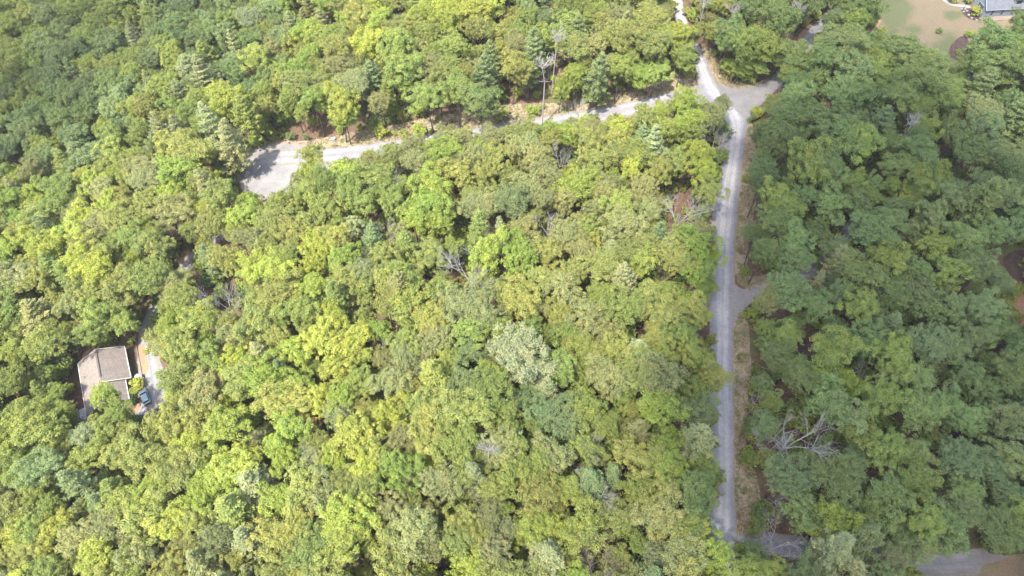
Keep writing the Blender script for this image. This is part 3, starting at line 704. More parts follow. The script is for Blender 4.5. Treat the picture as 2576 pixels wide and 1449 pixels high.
for s in range(9):
    V, F, fv, bc = broadleaf(100+s, nb=6+s % 4, top=17.5, depth=6.2+(s % 3), flat=.75+.1*(s % 3), fine=1.0+.25*(s % 2))
    PRO['broad'].append((mesh_np('broadleaf_crown', V, F, [M['leaf']], False, fv), trunk_mesh('broadleaf_trunk', 17.5, bc[:8], s)))
for s in range(5):
    V, F, fv, bc = broadleaf(200+s, nb=9, fine=1.9, nleaf=12500, top=17.2, depth=5.8, flat=.7)
    PRO['soft'].append((mesh_np('soft_pine_crown', V, F, [M['needle']], False, fv), trunk_mesh('soft_pine_trunk', 17.5, bc[:9], 40+s, .2)))
for s in range(5):
    V, F, fv, tips = whorl_pine(300+s, nw=10+s % 3, nbr=7+s % 3, top=17+s*.8)
    PRO['pine'].append((mesh_np('whorled_pine_crown', V, F, [M['needle']], False, fv), trunk_mesh('pine_trunk', 21, [], 70+s, .22)))
for s in range(3):
    V, F, fv, bc = broadleaf(400+s, Rc=1.5, top=2.6, depth=2.4, nb=5, fine=.8, nleaf=1500)
    PRO['small'].append((mesh_np('shrub_foliage', V, F, [M['leaf']], False, fv), trunk_mesh('shrub_stems', 1.6, bc[:5], 90+s, .05)))
def dead_mesh(seed, H=15, spread=1.0, levels=4, fork=.45, n0=5, mat='dead', r0=.26, tall=False):
    rr = random.Random(seed); segs = []
    def grow(p, d, L, r, lv):
        k = 3
        for i in range(k):
            d2 = (d+Vector((rr.gauss(0, .16), rr.gauss(0, .16), rr.gauss(.03, .1)))).normalized(); q = p+d2*L/k
            segs.append((p, q, r*(1-.18*i), r*(1-.18*(i+1)))); p = q; d = d2
            if lv > 0 and i > 0-(lv < 3):
                for _ in range(rr.choice((1, 1, 2))):
                    ax = Vector((rr.gauss(0, 1), rr.gauss(0, 1), rr.gauss(.15, .6))).normalized()
                    grow(p, (d+ax*.95).normalized(), L*rr.uniform(.5, .75), r*.5, lv-1)
        if lv > 0:
            grow(p, (d+Vector((rr.gauss(0, .5), rr.gauss(0, .5), .1))).normalized(), L*.6, r*.45, lv-1)
    p = Vector((0, 0, -.3)); top = H*(.8 if tall else fork)
    for k in range(4):
        q = Vector((rr.gauss(0, .15)*k, rr.gauss(0, .15)*k, top*(k+1)/4)); segs.append((p, q, r0*(1-.1*k), r0*(1-.1*(k+1)))); p = q
        if tall and k >= 2:
            for _ in range(3):
                a = rr.uniform(0, 6.28); grow(q, Vector((math.cos(a), math.sin(a), .7)).normalized(), H*.12*spread, r0*.3, 1)
    for i in range(n0):
        a = 6.283*i/n0+rr.gauss(0, .3); grow(p, Vector((math.cos(a)*spread, math.sin(a)*spread, rr.uniform(.4, 1.0))).normalized(), H*rr.uniform(.2, .3)*(.5 if tall else 1), r0*.55, levels-1 if not tall else 2)
    V, F = tubes(segs, 4); return mesh_np('bare_branches', V, F, [M[mat]], True)
DEAD_OLD = 0 and [dead_mesh(1, 16, 1.1, 3), dead_mesh(2, 15, .8, 4, n0=6, r0=.22), dead_mesh(3, 17, .7, 3, tall=True), dead_mesh(4, 14, 1.2, 3, n0=6), dead_mesh(5, 13, .6, 3, n0=4), dead_mesh(6, 14, .9, 4, n0=6, mat='twig', r0=.16)]

# ------------------------------------------------------------------ where trees may not stand / crowns may not show
G = 4
mw, mh = int(PW/G)+60, int(PH/G)+60      # mask with a 30-cell margin
def raster(polys):
    X, Y = np.meshgrid((np.arange(mw)-30+.5)*G, (np.arange(mh)-30+.5)*G); M_ = np.zeros(X.shape, bool)
    for p in polys:
        c = np.zeros(X.shape, bool); j = len(p)-1
        for i in range(len(p)):
            xi, yi = p[i]; xj, yj = p[j]
            if yi != yj: c ^= ((yi > Y) != (yj > Y)) & (X < (xj-xi)*(Y-yi)/(yj-yi)+xi)
            j = i
        M_ |= c
    return M_
def look(mask, px, py):
    i = np.clip((np.asarray(px)/G+30).astype(int), 0, mw-1); j = np.clip((np.asarray(py)/G+30).astype(int), 0, mh-1)
    return mask[j, i]
OPEN = [  # what the photo shows as open ground or roof
 [(1690,-70),(1745,-70),(1722,0),(1732,60),(1715,78),(1700,60),(1692,0)],
 [(1750,128),(1785,128),(1800,165),(1835,205),(1900,212),(1964,186),(1968,200),(1932,244),(1900,270),(1888,300),(1878,390),(1866,480),(1905,440),(1895,560),(1872,640),(1868,708),(1950,690),(2000,672),(2050,660),(2052,690),(1930,742),(1890,756),(1868,790),(1880,850),(1890,930),(1872,1010),(1872,1100),(1880,1160),(1908,1210),(1908,1290),(1880,1335),(1860,1370),(1790,1350),(1795,1300),(1812,1240),(1800,1150),(1820,1080),(1800,1000),(1820,950),(1790,850),(1790,760),(1812,700),(1808,640),(1792,560),(1802,480),(1818,420),(1822,390),(1850,345),(1850,300),(1795,235),(1770,265),(1752,250),(1745,190),(1744,150)],
 [(1560,240),(1625,218),(1700,185),(1748,195),(1755,215),(1685,232),(1683,258),(1620,280),(1572,292),(1500,286),(1462,288),(1462,252)],
 [(1280,252),(1400,250),(1460,240),(1462,290),(1400,304),(1290,312)],
 [(1060,298),(1150,280),(1280,252),(1290,312),(1180,322),(1080,340)],
 [(910,328),(1000,314),(1060,298),(1110,300),(1110,318),(1020,345),(912,372)],
 [(690,350),(760,362),(835,346),(910,334),(912,392),(890,402),(832,418),(818,380),(725,385),(725,430),(735,445),(684,470),(684,495),(630,497),(606,450),(612,405),(640,378)],
 [(232,872),(300,866),(330,880),(350,880),(402,905),(405,1035),(372,1052),(340,1045),(325,1010),(300,1000),(215,1040),(195,900)],
 [(2215,-70),(2660,-70),(2660,50),(2540,58),(2470,75),(2425,90),(2412,150),(2385,160),(2350,185),(2330,110),(2262,92),(2212,70)],
 [(1990,112),(2040,52),(2068,48),(2035,100),(2018,132),(2004,136)],
 [(1982,858),(2045,850),(2048,905),(1985,905)],
 [(1958,1362),(2005,1362),(2008,1388),(1970,1385)],
 [(2300,1402),(2400,1406),(2434,1380),(2494,1378),(2512,1397),(2600,1399),(2600,1520),(2300,1520)],
 [(450,640),(488,632),(486,655),(466,684),(452,670)], [(340,805),(392,800),(392,828),(350,835)], [(530,585),(562,580),(552,600),(532,602)],
 [(1378,150),(1404,150),(1400,205),(1380,200)], [(1130,690),(1150,682),(1150,705),(1130,704)], [(1704,716),(1742,706),(1742,722),(1708,738)],
 [(2525,650),(2600,632),(2600,700),(2545,706)], [(2535,760),(2600,742),(2600,800),(2560,812)], [(2140,1340),(2172,1336),(2176,1356),(2146,1356)], [(2400,1082),(2424,1078),(2428,1102),(2402,1104)], [(2115,1102),(2154,1100),(2158,1120),(2122,1122)]]
DT = [(1180,680,0,1.0,'bleached bare tree with spreading forks near the centre of the wood'),(1705,530,1,1.05,'large grey bare tree left of the main road, above the green roadside tree'),(978,452,1,.8,'fan-shaped bare tree just below the west road'),
 (898,645,4,.8,'small bleached bare tree left of the bright green tree above centre'),(560,750,3,1.0,'sprawling bare tree with many limbs, upper right of the brown-roofed house'),(1238,1140,2,.85,'slim twin-topped bare trunk below the pale pine clump'),
 (1490,1262,0,.62,'forked white bare tree in a dark gap, lower centre'),(1995,1095,3,1.1,'largest white bare tree, with antler-like branches right of the lower road'),(1948,1120,4,.75,'slim white bare tree just left of the largest antler-like one'),
 (1793,362,0,.75,'white bare tree at the left edge of the main road bend'),(1395,125,2,.9,'tall white snag in the small clearing above the west road'),(1370,195,2,1.05,'tall grey dead tree just below the white snag'),(1380,578,0,.7,'small forked bare tree left of the large grey one'),
 (1962,232,4,.6,'thin white bare tree just right of the junction'),(2182,942,3,.55,'low pale bare tree inside the right-hand wood'),(1905,1008,4,.5,'small white bare tree beside the lower road verge'),(1498,1410,5,1.0,'reddish twiggy dead tree near the bottom edge'),
 (970,580,1,.7,'pale twiggy dead tree above the centre of the wood'),(1255,598,5,.75,'brownish twiggy dead tree right of the bright green tree'),(965,858,4,.6,'pale leaning dead trunk right of the big yellow tree'),(1030,1188,4,.5,'white broken branches below the greyish olive pine'),
 (1410,405,1,.55,'thin bare tree below the west road, centre right'),(430,560,5,.8,'greyish twiggy tree up from the left driveway bend'),(1945,1372,3,.8,'white branched bare tree at the foot of the main road'),(1485,1115,1,.6,'thin greyish bare tree right of the twin bare trunk'),
 (1960,1252,4,.6,'small white bare tree right of the lower road, above the gravel bay'),(1975,1430,4,.7,'bare tree at the bottom edge right of the main road'),(1770,30,2,.8,'pale slim trunk leaning right of the topmost road'),(2000,60,2,.85,'pale slim trunk left of the orange soil bank'),
 (2285,330,2,.8,'pair of pale trunks in a dark gap of the right-hand wood'),(1840,50,2,.75,'pale slim trunk between the topmost road and the driveway'),(1455,275,4,.6,'bare sapling on the verge of the west road'),(640,235,5,.7,'greyish twiggy tree above the turning circle'),(2570,1005,5,.8,'dark twiggy tree near the right edge')]
DEADR = {0: 24, 1: 24, 2: 12, 3: 30, 4: 13, 5: 16}
OM2 = raster(OPEN); DISC = []
for px, py, k_, s_, lb_ in DT:
    r_ = DEADR[k_]*s_*(1.3 if (px, py) in ((1180,680),(1705,530),(1995,1095),(560,750)) else .8); DISC.append([(px+r_*math.cos(a_), py+r_*math.sin(a_)) for a_ in np.linspace(0, 6.28, 13)[:-1]])
OM = raster(OPEN) | raster(DISC)
# ground taken by roads and buildings, tested in metres
TAKEN = []
def take(L, Q): TAKEN.append([(p.x, p.y) for p in L]+[(p.x, p.y) for p in reversed(Q)])
def slim(L, Q, f=.28): return [p.lerp(q, f) for p, q in zip(L, Q)], [q.lerp(p, f) for p, q in zip(L, Q)]
take(*slim(wl, wr, .1))
for LQ in ((nl, nr), (el, er), (sl, sr), (dl, dr)): take(*slim(*LQ))
for poly in ([(1686,-60),(1697,40),(1733,125),(1752,205),(1700,250),(1822,320),(1808,440),(1789,570),(1785,720),(1784,900),(1790,1100),(1790,1230),(1782,1340),(1782,1500),(1858,1500),(1848,1250),(1847,1050),(1844,850),(1848,680),(1858,520),(1872,380),(1884,293),(1940,240),(1970,195),(1900,212),(1822,215),(1796,200),(1764,125),(1722,40),(1712,-60)],
             [(612,405),(640,372),(700,362),(830,372),(850,400),(835,430),(780,470),(700,505),(640,502),(612,475)], [(345,868),(405,900),(420,980),(412,1040),(352,1055),(330,960)],
             [(2212,-60),(2700,-60),(2700,50),(2520,70),(2440,160),(2330,150),(2225,100)], [(2290,1405),(2434,1380),(2600,1390),(2600,1520),(2290,1520)]):
    TAKEN.append([tuple(U(*q)[:2]) for q in poly])
TAKEN.append([tuple((O+HL(u, v, 0))[:2]) for u, v in ((-.6, -.6), (wid+4, -.6), (wid+4, len2+.6), (-.6, len2+.6))])
TAKEN.append([tuple((Vector((Wc.x, Wc.y, 0))+BL(u, v, 0))[:2]) for u, v in ((-1.5, -1.5), (LEN+1, -1.5), (LEN+1, DEP+1), (-1.5, DEP+1))])
def ground_mask():
    xs = np.arange(-330, 330, .75); ys = np.arange(-40, 330, .75); X, Y = np.meshgrid(xs, ys); Mk = np.zeros(X.shape, bool)
    for p in TAKEN:
        c = np.zeros(X.shape, bool); j = len(p)-1
        for i in range(len(p)):
            xi, yi = p[i]; xj, yj = p[j]
            if yi != yj: c ^= ((yi > Y) != (yj > Y)) & (X < (xj-xi)*(Y-yi)/(yj-yi)+xi)
            j = i
        Mk |= c
    return Mk
GM = ground_mask()
def taken(x, y):
    i = int((x+330)/.75); j = int((y+40)/.75)
    return 0 <= j < GM.shape[0] and 0 <= i < GM.shape[1] and bool(GM[j, i])

# ------------------------------------------------------------------ foliage colours
TINT = {'lime': (.180, .208, .038), 'yellow': (.200, .218, .044), 'mid': (.138, .166, .040), 'olive': (.158, .170, .046), 'deep': (.098, .130, .042),
        'blue': (.116, .148, .058), 'pale': (.178, .194, .088), 'greyolive': (.160, .168, .064), 'bright': (.150, .188, .036), 'silver': (.158, .182, .100), 'muted': (.118, .154, .052)}
CNAME = {'lime': 'lime green', 'yellow': 'yellow-green', 'mid': 'mid green', 'olive': 'olive green', 'deep': 'deep green', 'blue': 'bluish green', 'pale': 'pale grey-green', 'greyolive': 'greyish olive', 'bright': 'fresh green', 'silver': 'pale silvery green', 'muted': 'muted green'}
def tint_of(k, rr):
    c = TINT[k]; f = rr.uniform(.88, 1.13); h = rr.uniform(-.07, .07)
    return (c[0]*f*(1+h), c[1]*f, c[2]*f*(1-h))
TREES = []    # dict(x,y,type,var,s,rz,colour,R,h,hand)
PR = {'broad': 4.4, 'soft': 4.4, 'pine': 3.8, 'small': 1.7}
def add_tree(px, py, dia, kind, colr, sx=1.0, var=None, hgt=1.0):
    """crown seen centred at a photo pixel, dia pixels wide"""
    if px > 1870 and colr == 'olive': colr = 'muted'
    if 1735 < px < 1800 and py > 690: px -= 10
    hc = (13.2 if kind != 'pine' else 11.5)*hgt
    for _ in range(3):
        p = U(px, py, hc); d = float(PX(p.x, p.y, p.z)[2]); Rm = dia*.5*d/FP; s = Rm/PR[kind]; sz = min(1.2, max(.5, s**.6))*hgt; hc = (13.2 if kind != 'pine' else 11.5)*sz
    TREES.append(dict(x=p.x, y=p.y, kind=kind, s=s, sz=sz, rz=R.uniform(0, 6.28), col=colr, R=Rm, hand=True, var=R.randrange(99) if var is None else var, px=px, py=py))
HAND_T = """
815,862,95,b,yellow;885,858,85,b,yellow;850,920,90,b,yellow;900,905,70,b,yellow;840,805,80,b,lime;985,1040,92,b,lime;950,1062,60,b,lime;1062,1140,58,b,yellow;1095,1170,60,b,lime
1075,520,90,b,bright;1110,560,80,b,bright;1040,545,70,b,lime;130,632,85,b,lime;20,620,60,b,yellow;578,262,88,b,lime;560,240,60,b,yellow;845,262,90,b,yellow;865,300,60,b,lime
1235,640,100,b,lime;1190,650,70,b,lime;1340,1325,90,b,yellow;1385,1340,80,b,yellow;1300,1350,60,b,yellow;2262,505,48,b,yellow;1795,1408,100,b,lime;1835,1438,60,b,lime
1718,100,70,b,lime;1722,140,60,b,mid;1728,262,72,b,lime;1720,310,80,b,lime;1795,292,62,b,greyolive;1818,266,50,s,greyolive;1780,330,80,b,olive;1800,345,62,b,olive;1752,395,80,b,lime;1768,432,72,b,lime;1770,480,70,b,olive;1735,350,70,b,mid
1765,625,88,b,bright;1745,675,85,b,bright;1785,655,62,b,bright;1715,600,70,b,mid;1752,790,80,b,olive;1740,850,85,b,mid;1750,905,80,b,mid;1785,945,84,b,olive;1760,990,80,b,mid
1760,1040,95,s,blue;1765,1120,105,p,pale;1778,1180,70,b,mid;1760,1225,95,b,deep;1745,1275,95,b,deep;1700,1180,75,b,bright;1740,1330,90,b,mid
1068,30,70,b,lime;1120,20,80,b,lime;1190,30,90,b,yellow;1240,15,80,b,yellow;1130,70,80,b,lime;770,100,70,b,lime;960,60,70,b,lime
1315,888,150,s,silver;1330,950,70,s,silver
540,330,80,p,pale;575,370,85,p,pale;530,215,75,p,pale;538,492,66,p,pale;470,180,85,p,pale;455,250,60,p,pale;400,345,60,p,pale;600,130,50,p,pale;810,65,50,p,pale
1600,885,88,p,pale;1492,190,84,p,blue;1505,225,60,p,blue;1568,712,85,p,pale;1235,150,70,p,blue;1220,190,80,p,blue;1380,1425,120,p,pale;1245,1105,100,s,greyolive;1015,1105,85,s,greyolive;1030,1080,60,s,greyolive
905,690,75,s,pale;960,905,60,s,greyolive;1090,870,90,s,greyolive;1070,930,70,s,pale;1420,600,85,s,greyolive;1470,640,80,s,greyolive;1290,510,95,s,blue;1040,420,80,s,greyolive;1370,450,85,s,greyolive;1610,470,70,s,greyolive
900,215,90,s,greyolive;955,265,60,s,greyolive;1080,175,70,s,greyolive;1300,120,70,s,greyolive;690,130,60,s,greyolive;640,60,70,s,pale;370,430,80,s,greyolive;350,395,60,b,lime
200,350,70,b,blue;150,150,80,s,blue;120,110,80,b,blue;20,380,80,s,blue;290,210,80,b,deep;60,300,80,b,deep;160,300,80,b,deep;230,280,70,b,deep
280,1012,72,b,lime;305,1040,62,b,mid;235,838,85,b,mid;305,822,75,b,mid;215,940,1,b,mid;425,890,80,b,olive;450,965,85,b,olive;440,880,90,b,olive;400,1075,80,b,olive;225,1095,70,s,pale;270,1100,70,b,olive;330,1100,60,b,olive;395,890,1,b,olive
215,1210,95,p,blue;255,1265,75,p,blue;290,1230,80,p,mid;765,1140,60,s,pale;795,1160,70,s,pale;650,1110,60,s,pale;545,1100,60,s,blue;120,1180,100,b,blue;90,1250,80,b,mid;50,1350,80,b,yellow;150,1330,90,b,yellow
590,1180,100,b,yellow;620,1140,80,b,yellow;440,1310,90,b,yellow;470,1290,70,b,yellow;250,1400,100,b,yellow;560,1210,90,b,lime;700,1120,80,b,lime;330,1260,100,b,mid
1050,1440,60,b,yellow;1090,1400,80,s,greyolive;1230,1310,85,s,greyolive;1270,1340,70,s,pale;1200,1290,60,b,yellow;1250,1400,95,s,pale;1640,1400,70,s,pale;1540,1425,60,s,greyolive
1500,1210,90,p,blue;1530,1195,60,p,blue;1650,1170,90,b,mid;1610,1240,90,b,mid;1430,1230,85,b,mid;1560,1310,90,s,olive;1450,1130,80,b,mid
2190,600,105,b,olive;2230,570,80,b,olive;2000,610,90,b,olive;1990,655,90,s,olive;1975,740,105,s,olive;1935,760,80,s,greyolive;2045,760,80,b,olive;2160,700,95,b,olive;2230,650,95,b,mid;2100,620,70,s,blue
2460,530,115,p,olive;2490,580,80,b,olive;2420,600,90,b,olive;2345,560,80,b,blue;2350,640,85,b,mid;2390,700,90,b,mid;2300,740,90,s,blue;2250,710,70,b,mid
2060,300,110,b,olive;2010,250,85,b,olive;1975,290,90,s,olive;2110,230,110,b,olive;2150,180,100,b,blue;2120,120,105,b,blue;2070,150,80,b,olive;2200,200,90,b,mid;2270,130,95,b,olive;2320,160,90,b,olive;2290,200,80,s,olive;2260,250,90,b,olive;2340,230,90,b,olive;2380,250,90,b,mid
2110,350,110,b,olive;2170,370,110,b,mid;2030,400,110,b,mid;2080,430,100,b,olive;1960,340,90,s,deep;1940,390,80,s,deep;2220,320,90,p,blue;2260,340,90,p,blue;2310,390,95,b,deep;2485,165,100,b,deep;2500,120,110,b,deep;2560,180,100,b,deep;2470,230,90,p,blue
2540,300,110,p,blue;2480,330,90,b,blue;2430,390,95,s,deep;2540,440,100,s,deep;2510,390,90,s,blue;2590,80,90,s,deep;2560,60,70,s,deep
1960,850,80,b,mid;1940,900,85,s,olive;2000,960,95,s,olive;1930,830,60,b,mid;2100,880,110,b,mid;2170,860,100,b,olive;2240,900,110,b,mid;2330,860,110,s,blue;2390,880,100,b,blue;2440,950,100,b,deep;2300,970,100,b,olive;2060,1000,95,b,olive;2110,1050,100,b,blue;2150,960,95,s,blue
2210,1010,110,b,mid;2160,1090,90,b,mid;2300,1050,110,b,olive;2370,1010,90,b,olive;2440,1060,95,b,olive;2240,1150,110,b,mid;2300,1210,100,b,mid;2400,1160,110,s,blue;2460,1180,100,b,blue;2540,1060,110,s,blue;2540,1160,100,b,blue;1960,1110,80,s,blue
1980,1200,110,s,blue;2050,1180,100,s,olive;2120,1190,100,s,olive;1960,1260,90,b,olive;2020,1290,105,b,olive;2080,1310,105,b,bright;2120,1260,100,s,olive;2190,1290,90,b,olive;2230,1260,105,b,olive;2250,1340,110,b,olive;2320,1320,100,b,mid;2380,1340,110,b,olive;2430,1290,100,s,blue
2090,1390,110,p,pale;2140,1430,90,p,pale;2300,1365,110,p,pale;2240,1400,70,s,pale;1960,1400,80,b,mid;1920,1420,85,b,mid;1980,1440,80,b,mid;2500,1330,110,s,deep;2560,1300,110,b,mid;2540,1250,90,s,blue;2420,1240,90,b,olive;1900,1390,60,b,olive;2470,1000,80,b,deep
1925,350,70,s,deep;1915,470,75,s,deep;1935,560,85,b,deep;1905,600,70,s,deep;1920,640,80,b,deep;1950,500,85,b,mid;1985,540,80,b,mid;1930,430,75,s,deep
1960,60,95,b,deep;1900,30,90,b,deep;1840,20,80,b,mid;1790,30,70,b,mid;1870,110,95,b,mid;1920,120,90,b,mid;1965,130,90,b,deep;1890,160,80,b,mid;1950,170,80,b,deep;1840,90,80,b,deep;1800,90,60,s,olive;2020,20,90,s,deep;1860,175,70,b,mid;2180,30,80,b,deep;2150,60,70,b,mid
1000,120,90,b,mid;1010,190,90,b,mid;1080,250,90,b,mid;1150,230,95,b,mid;1210,260,90,b,deep;1100,200,80,s,olive;1290,170,80,b,olive;1440,120,90,s,olive;1560,90,90,s,olive;1620,60,90,s,olive;1640,120,90,s,olive;1560,180,80,b,mid;1600,190,70,b,bright;1650,180,70,b,mid;1400,90,70,b,mid;1450,200,60,b,bright;1410,220,50,b,bright
1120,345,50,s,greyolive;1175,345,50,b,olive;1225,345,55,s,greyolive;1285,345,50,b,olive;1330,335,50,s,greyolive;1368,335,50,b,mid;1435,318,36,s,greyolive;1492,325,45,s,olive;1530,320,40,b,olive;1060,360,50,s,greyolive
1992,165,58,b,olive;1978,190,44,b,mid;778,396,60,b,olive;792,428,50,b,lime;850,430,60,b,lime;880,450,70,b,lime;930,420,60,s,greyolive;985,400,65,s,olive;1040,375,60,s,greyolive;1110,365,65,s,greyolive;1230,360,70,s,greyolive;1290,350,60,s,olive;1340,340,65,b,olive;1430,340,60,b,lime;1480,330,60,s,greyolive;1560,335,65,b,lime;1620,310,65,b,olive;1660,300,60,b,lime;1690,340,70,b,mid
"""
KM = {'b': 'broad', 's': 'soft', 'p': 'pine'}
for ln in HAND_T.strip().splitlines():
    for it in ln.split(';'):
        a = it.split(',')
        if float(a[2]) < 10: continue
        if any(math.hypot(float(a[0])-d[0], float(a[1])-d[1]) < .36*float(a[2])+DEADR[d[2]]*d[3]*.5 for d in DT): continue
        add_tree(float(a[0]), float(a[1]), float(a[2])*1.06, KM[a[3]], a[4])
# keep trunks of measured trees off the roads: slide the base (and lower the crown to the same sight line)
for t in TREES:
    k = 0
    while taken(t['x'], t['y']) and k < 12:
        k += 1; t['sz'] *= .93; hc = (13.2 if t['kind'] != 'pine' else 11.5)*t['sz']; p = U(t['px'], t['py'], hc)
        t['x'], t['y'] = p.x, p.y
TREES = [t for t in TREES if not taken(t['x'], t['y'])]

def pickcol(px, py, rr):
    u = px/PW; v = py/PH; r = rr.random()
    if u > .72:
        tab = [('mid', .26), ('deep', .26), ('muted', .22), ('blue', .22), ('bright', .04)]
    elif u < .28 and v < .30 and (u+v*.6) < .36:
        tab = [('mid', .35), ('blue', .25), ('deep', .25), ('olive', .15)]
    elif u < .36:
        tab = [('mid', .26), ('olive', .30), ('lime', .20), ('bright', .08), ('pale', .02), ('yellow', .03), ('greyolive', .08)]
    else:
        tab = [('mid', .30), ('olive', .30), ('lime', .12), ('bright', .10), ('greyolive', .15), ('blue', .03)]
    P_ = U(px, py); fld = math.sin(P_.x/19+1.3)*math.cos(P_.y/23)+.6*math.sin(P_.x/9.1+P_.y/12.7)
    tab.sort(key=lambda q: ('deep', 'blue', 'muted', 'mid', 'greyolive', 'pale', 'olive', 'bright', 'lime', 'yellow').index(q[0]))
    r = min(.999, max(0, .5+fld*.27+(r-.5)*.62))
    for k, w_ in tab:
        r -= w_
        if r < 0: return k
    return tab[0][0]
CELL = 6.0; grid = {}
def gput(t): grid.setdefault((int(t['x']//CELL), int(t['y']//CELL)), []).append(t)
for t in TREES: gput(t)
SHD = Vector((-SUN_V.x, -SUN_V.y)).normalized()
LIT = [[tuple(U(*q)[:2]) for q in [(632,365),(700,353),(830,370),(840,420),(780,470),(690,505),(620,490),(598,440)]],
       [tuple((O+HL(u, v, 0))[:2]) for u, v in ((.8, .8), (wid, .8), (wid, len1), (.8, len2-4))]]
def shades(x, y, sz):
    for d_ in (2, 5, 8):
        if d_ > 11*sz: break
        for pl_ in LIT:
            if inside((x+SHD.x*d_, y+SHD.y*d_), pl_): return True
    return False
def clear(x, y, Rm, k):
    i, j = int(x//CELL), int(y//CELL)
    for a in (-2, -1, 0, 1, 2):
        for b in (-2, -1, 0, 1, 2):
            for t in grid.get((i+a, j+b), ()):
                if (t['x']-x)**2+(t['y']-y)**2 < (k*(t['R']+Rm))**2: return False
    return True
rr = random.Random(5)
ANG = np.arange(8)*math.pi/4
def crown_ok(x, y, Rm, sz, f=1.12, lo=7.5):
    z0 = Tz(x, y); X = []; Y = []; Z = []
    for h, q in ((lo*sz, .6), (10.5*sz, 1), (13.5*sz, 1), (17*sz, .45)):
        X += list(x+np.cos(ANG)*Rm*f*q); Y += list(y+np.sin(ANG)*Rm*f*q); Z += [z0+h]*8
    a, b, _ = PX(np.array(X+[x]), np.array(Y+[y]), np.array(Z+[z0+.5]))
    return not look(OM, a, b).any()
def fill(n, r0, r1, k, kinds, hmul=1.0, lo=7.5):
    made = 0
    for _ in range(n):
        y = rr.uniform(-35, 300); hw = 1.05*(CAMH*.62+y*.62)+45; x = rr.uniform(-hw, hw)
        Rm = rr.uniform(r0, r1)
        a_ = float(PX(x, y, 12.)[0])
        if not clear(x, y, Rm, k*(1.16 if a_ > 1890 else 1)) or taken(x, y): continue
        kind = rr.choices(('broad', 'soft', 'pine'), kinds)[0]
        s = Rm/PR[kind]*1.10; sz = min(1.08, max(.5, s**.35))*hmul*rr.uniform(.93, 1.05)
        if not crown_ok(x, y, Rm, sz, lo=lo) or (hmul > .5 and shades(x, y, sz)): continue
        z = Tz(x, y)+12*sz; a, b, _ = PX(x, y, z)
        c = pickcol(float(a), float(b), rr)
        if kind == 'pine': c = rr.choice(('pale', 'greyolive', 'blue', 'mid')) if a < .7*PW else rr.choice(('blue', 'blue', 'pale', 'muted'))
        if kind == 'soft' and c in ('lime', 'yellow', 'bright'): c = 'greyolive'
        t = dict(x=x, y=y, kind=kind, s=s, sz=sz, rz=rr.uniform(0, 6.28), col=c, R=Rm, hand=False, var=rr.randrange(99), px=float(a), py=float(b)); TREES.append(t); gput(t); made += 1
    return made
n1 = fill(20000, 2.9, 4.9, .61, (.68, .22, .10))
n2 = fill(26000, 2.2, 3.0, .66, (.72, .20, .08), .95)
n3 = fill(22000, 1.8, 2.4, .64, (.9, .1, .0), .8)
n4 = fill(9000, 1.5, 2.2, .62, (.9, .1, .0), .42, lo=3)
print('TREES', len(TREES), n1, n2, n3, n4)

